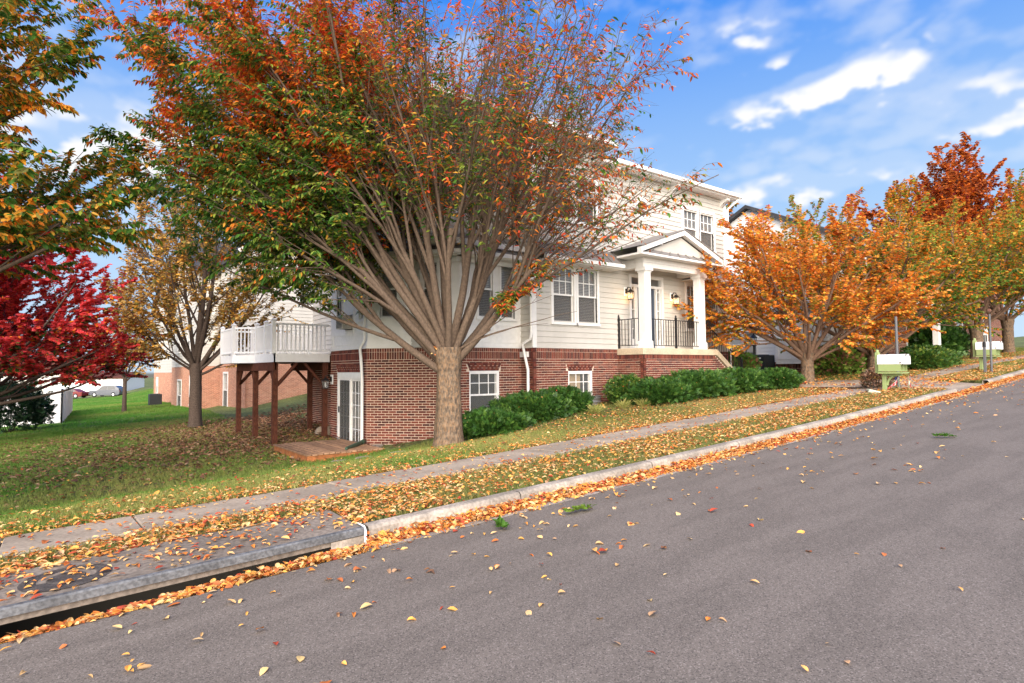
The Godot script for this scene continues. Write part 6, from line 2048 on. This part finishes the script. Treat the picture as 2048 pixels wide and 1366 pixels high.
	part(Fh, "wall", Geo.new().bx(-9, 9, 0, 4.6, -5, 5), M.siding)
	for i in 4:
		part(Fh, "window", Geo.new().bx(-7.5 + i * 4, -6.1 + i * 4, 1.6, 3.2, 5.0, 5.05), M.carglass)
	part(Fh, "roof", gable_roof(-9, 9, -5, 5, 4.6, 3.0, 0.4), M.stain)
	# white vinyl fence
	var corner := Vector3(0.50, 0, -41.7)
	for q in [[Vector3(-7.5, 0, -46.8), corner, "white vinyl privacy fence panel run facing the street, behind the crimson maple"], [corner, Vector3(1.35, 0, -60.0), "white vinyl privacy fence run going back along the far lawn"]]:
		var a: Vector3 = q[0]; var b: Vector3 = q[1]
		var t := thing("vinyl_fence", q[2], "fence", Vector3.ZERO, 0.0, "white vinyl fences")
		var n := int(round((b - a).length() / 2.3))
		for i in n + 1:
			var c := a.lerp(b, float(i) / n)
			var y := ground(c.x, c.z)
			part(t, "post", Geo.new().cbx(c.x - 0.065, c.x + 0.065, y - 0.1, y + 1.95, c.z - 0.065, c.z + 0.065, 0.03), M.vinyl)
			if i == n: break
			var e := a.lerp(b, float(i + 1) / n)
			var ye := ground(e.x, e.z)
			var A := Vector3(c.x, y, c.z); var B2 := Vector3(e.x, ye, e.z)
			var ax := (B2 - A)
			var sd := Vector3(ax.x, 0, ax.z).normalized().cross(Vector3.UP) * 0.05
			var g := Geo.new()
			g.block(A + Vector3(0, 0.06, 0) - sd / 2, ax, Vector3(0, 0.16, 0), sd)
			g.block(A + Vector3(0, 1.70, 0) - sd / 2, ax, Vector3(0, 0.14, 0), sd)
			part(t, "rail", g, M.vinyl)
			g = Geo.new()
			var k := 15
			for j in k:
				g.block(A + ax * ((j + 0.02) / k) + Vector3(0, 0.22, 0) - sd * 0.3, ax * (0.96 / k), Vector3(0, 1.48, 0), sd * 0.6)
			part(t, "board_infill", g, M.vinyl)

func make_car(at: Vector3, turn: float, label: String, paint: Material, suv: bool) -> void:
	var t := thing("parked_car", label, "car", at, turn, "cars parked beyond the lawn")
	var L := 4.7; var h := 1.02 if suv else 0.92; var ht := 1.72 if suv else 1.42
	# body: side outline, two widths
	var low := [[-2.35, 0.35], [-2.3, 0.75], [-2.15, h - 0.04], [-0.9, h], [1.0, h + 0.02], [2.25, h], [2.35, 0.8], [2.33, 0.38], [1.9, 0.24], [-1.9, 0.24]]
	var cab := [[-1.15, h - 0.01], [-0.45, ht - 0.06], [0.1, ht], [1.5, ht - 0.02], [2.15, h + 0.25], [2.2, h - 0.01]] if suv else [[-1.0, h - 0.01], [-0.3, ht - 0.04], [0.2, ht], [0.95, ht - 0.05], [1.75, h + 0.03], [1.8, h - 0.01]]
	var g := Geo.new()
	var ring := func(g: Geo, o: Array, wd: float, taper: float, base: float) -> void:
		var k := o.size()
		var left := []; var right := []
		for q in o:
			var w: float = wd - taper * maxf(0, q[1] - base)
			left.append(Vector3(q[0], q[1], w)); right.append(Vector3(q[0], q[1], -w))
		for i in k:
			var j := (i + 1) % k
			g.quad(left[j], left[i], right[i], right[j])
		for i in range(1, k - 1):
			g.tri(left[0], left[i + 1], left[i]); g.tri(right[0], right[i], right[i + 1])
	ring.call(g, low, 0.93, 0.08, 0.6)
	part(t, "body", g, paint)
	g = Geo.new()
	ring.call(g, cab, 0.84, 0.28, h)
	part(t, "cabin", g, paint)
	for s in [1, -1]:
		var wz := func(y: float) -> float: return s * (0.845 - 0.28 * (y - h))
		for q in [[[-0.95, h + 0.06], [-0.42, ht - 0.12], [0.35, ht - 0.08], [0.35, h + 0.06]], [[0.42, h + 0.06], [0.42, ht - 0.08], [1.35 if suv else 0.95, ht - 0.10], [1.7 if suv else 1.45, h + 0.10]]]:
			var w := Geo.new()
			var pts := []
			for v in q: pts.append(Vector3(v[0], v[1], wz.call(v[1]) + 0.004 * s))
			w.quad(pts[0], pts[1], pts[2], pts[3]) if s < 0 else w.quad(pts[3], pts[2], pts[1], pts[0])
			part(t, "side_window", w, M.carglass)
		for x in [-1.45, 1.42]:
			var wh := Node3D.new()
			wh.name = "wheel"
			t.add_child(wh, true)
			wh.position = Vector3(x, 0.35, s * 0.84)
			part(wh, "tyre", Geo.new().tube([Vector3(0, 0, -0.1), Vector3(0, 0, -0.08), Vector3(0, 0, 0.08), Vector3(0, 0, 0.1)], [0.30, 0.35, 0.35, 0.30], 18, true), M.rubber)
			part(wh, "rim", Geo.new().tube([Vector3(0, 0, s * 0.09), Vector3(0, 0, s * 0.112)], [0.23, 0.20], 14, true), M.silver)
		part(t, "headlight", Geo.new().bx(-2.34, -2.2, 0.68, 0.82, s * 0.62 - 0.16, s * 0.62 + 0.16), M.mailwhite)
		part(t, "tail_light", Geo.new().bx(2.22, 2.36, 0.78, 0.98, s * 0.72 - 0.12, s * 0.72 + 0.12), M.redpaint)

func make_cars() -> void:
	var a := atan2(RI.z, RI.x) * -1.0
	make_car(Vector3(7.0, -1.62, -112.0), a, "dark grey sport utility vehicle parked before the white garage", M.carpaint, true)
	make_car(Vector3(2.4, -1.75, -114.0), a, "dark red car parked next to the grey vehicle, half behind the fence", M.redpaint, false)
	make_car(Vector3(14.6, -1.6, -114.0), a + 0.3, "silver car parked beyond the slim young tree", M.silver, false)

func _ready() -> void:
	rng.seed = 1
	make_view()
	make_materials()
	M.bark2 = M.bark
	var sc := plain(0.10, 0.095, 0.09, 0.9)
	sc.transparency = BaseMaterial3D.TRANSPARENCY_ALPHA
	sc.albedo_color.a = 0.45
	M.screenmesh = sc
	M.covergreen = plain(0.5, 0.55, 0.42, 0.6)
	M.branch2 = grainy(0.16, 0.10, 0.068, 79, Vector3(2, 1, 2), 0.3, 0.9, 0.03)
	make_ground()
	make_street()
	make_house()
	make_neighbours()
	make_main_tree()
	make_street_trees()
	make_other_trees()
	make_deck()
	make_platform()
	make_street_things()
	make_shrubs()
	make_cars()
	make_twigs()
	rng.seed = 500
	make_grass()
	make_litter()
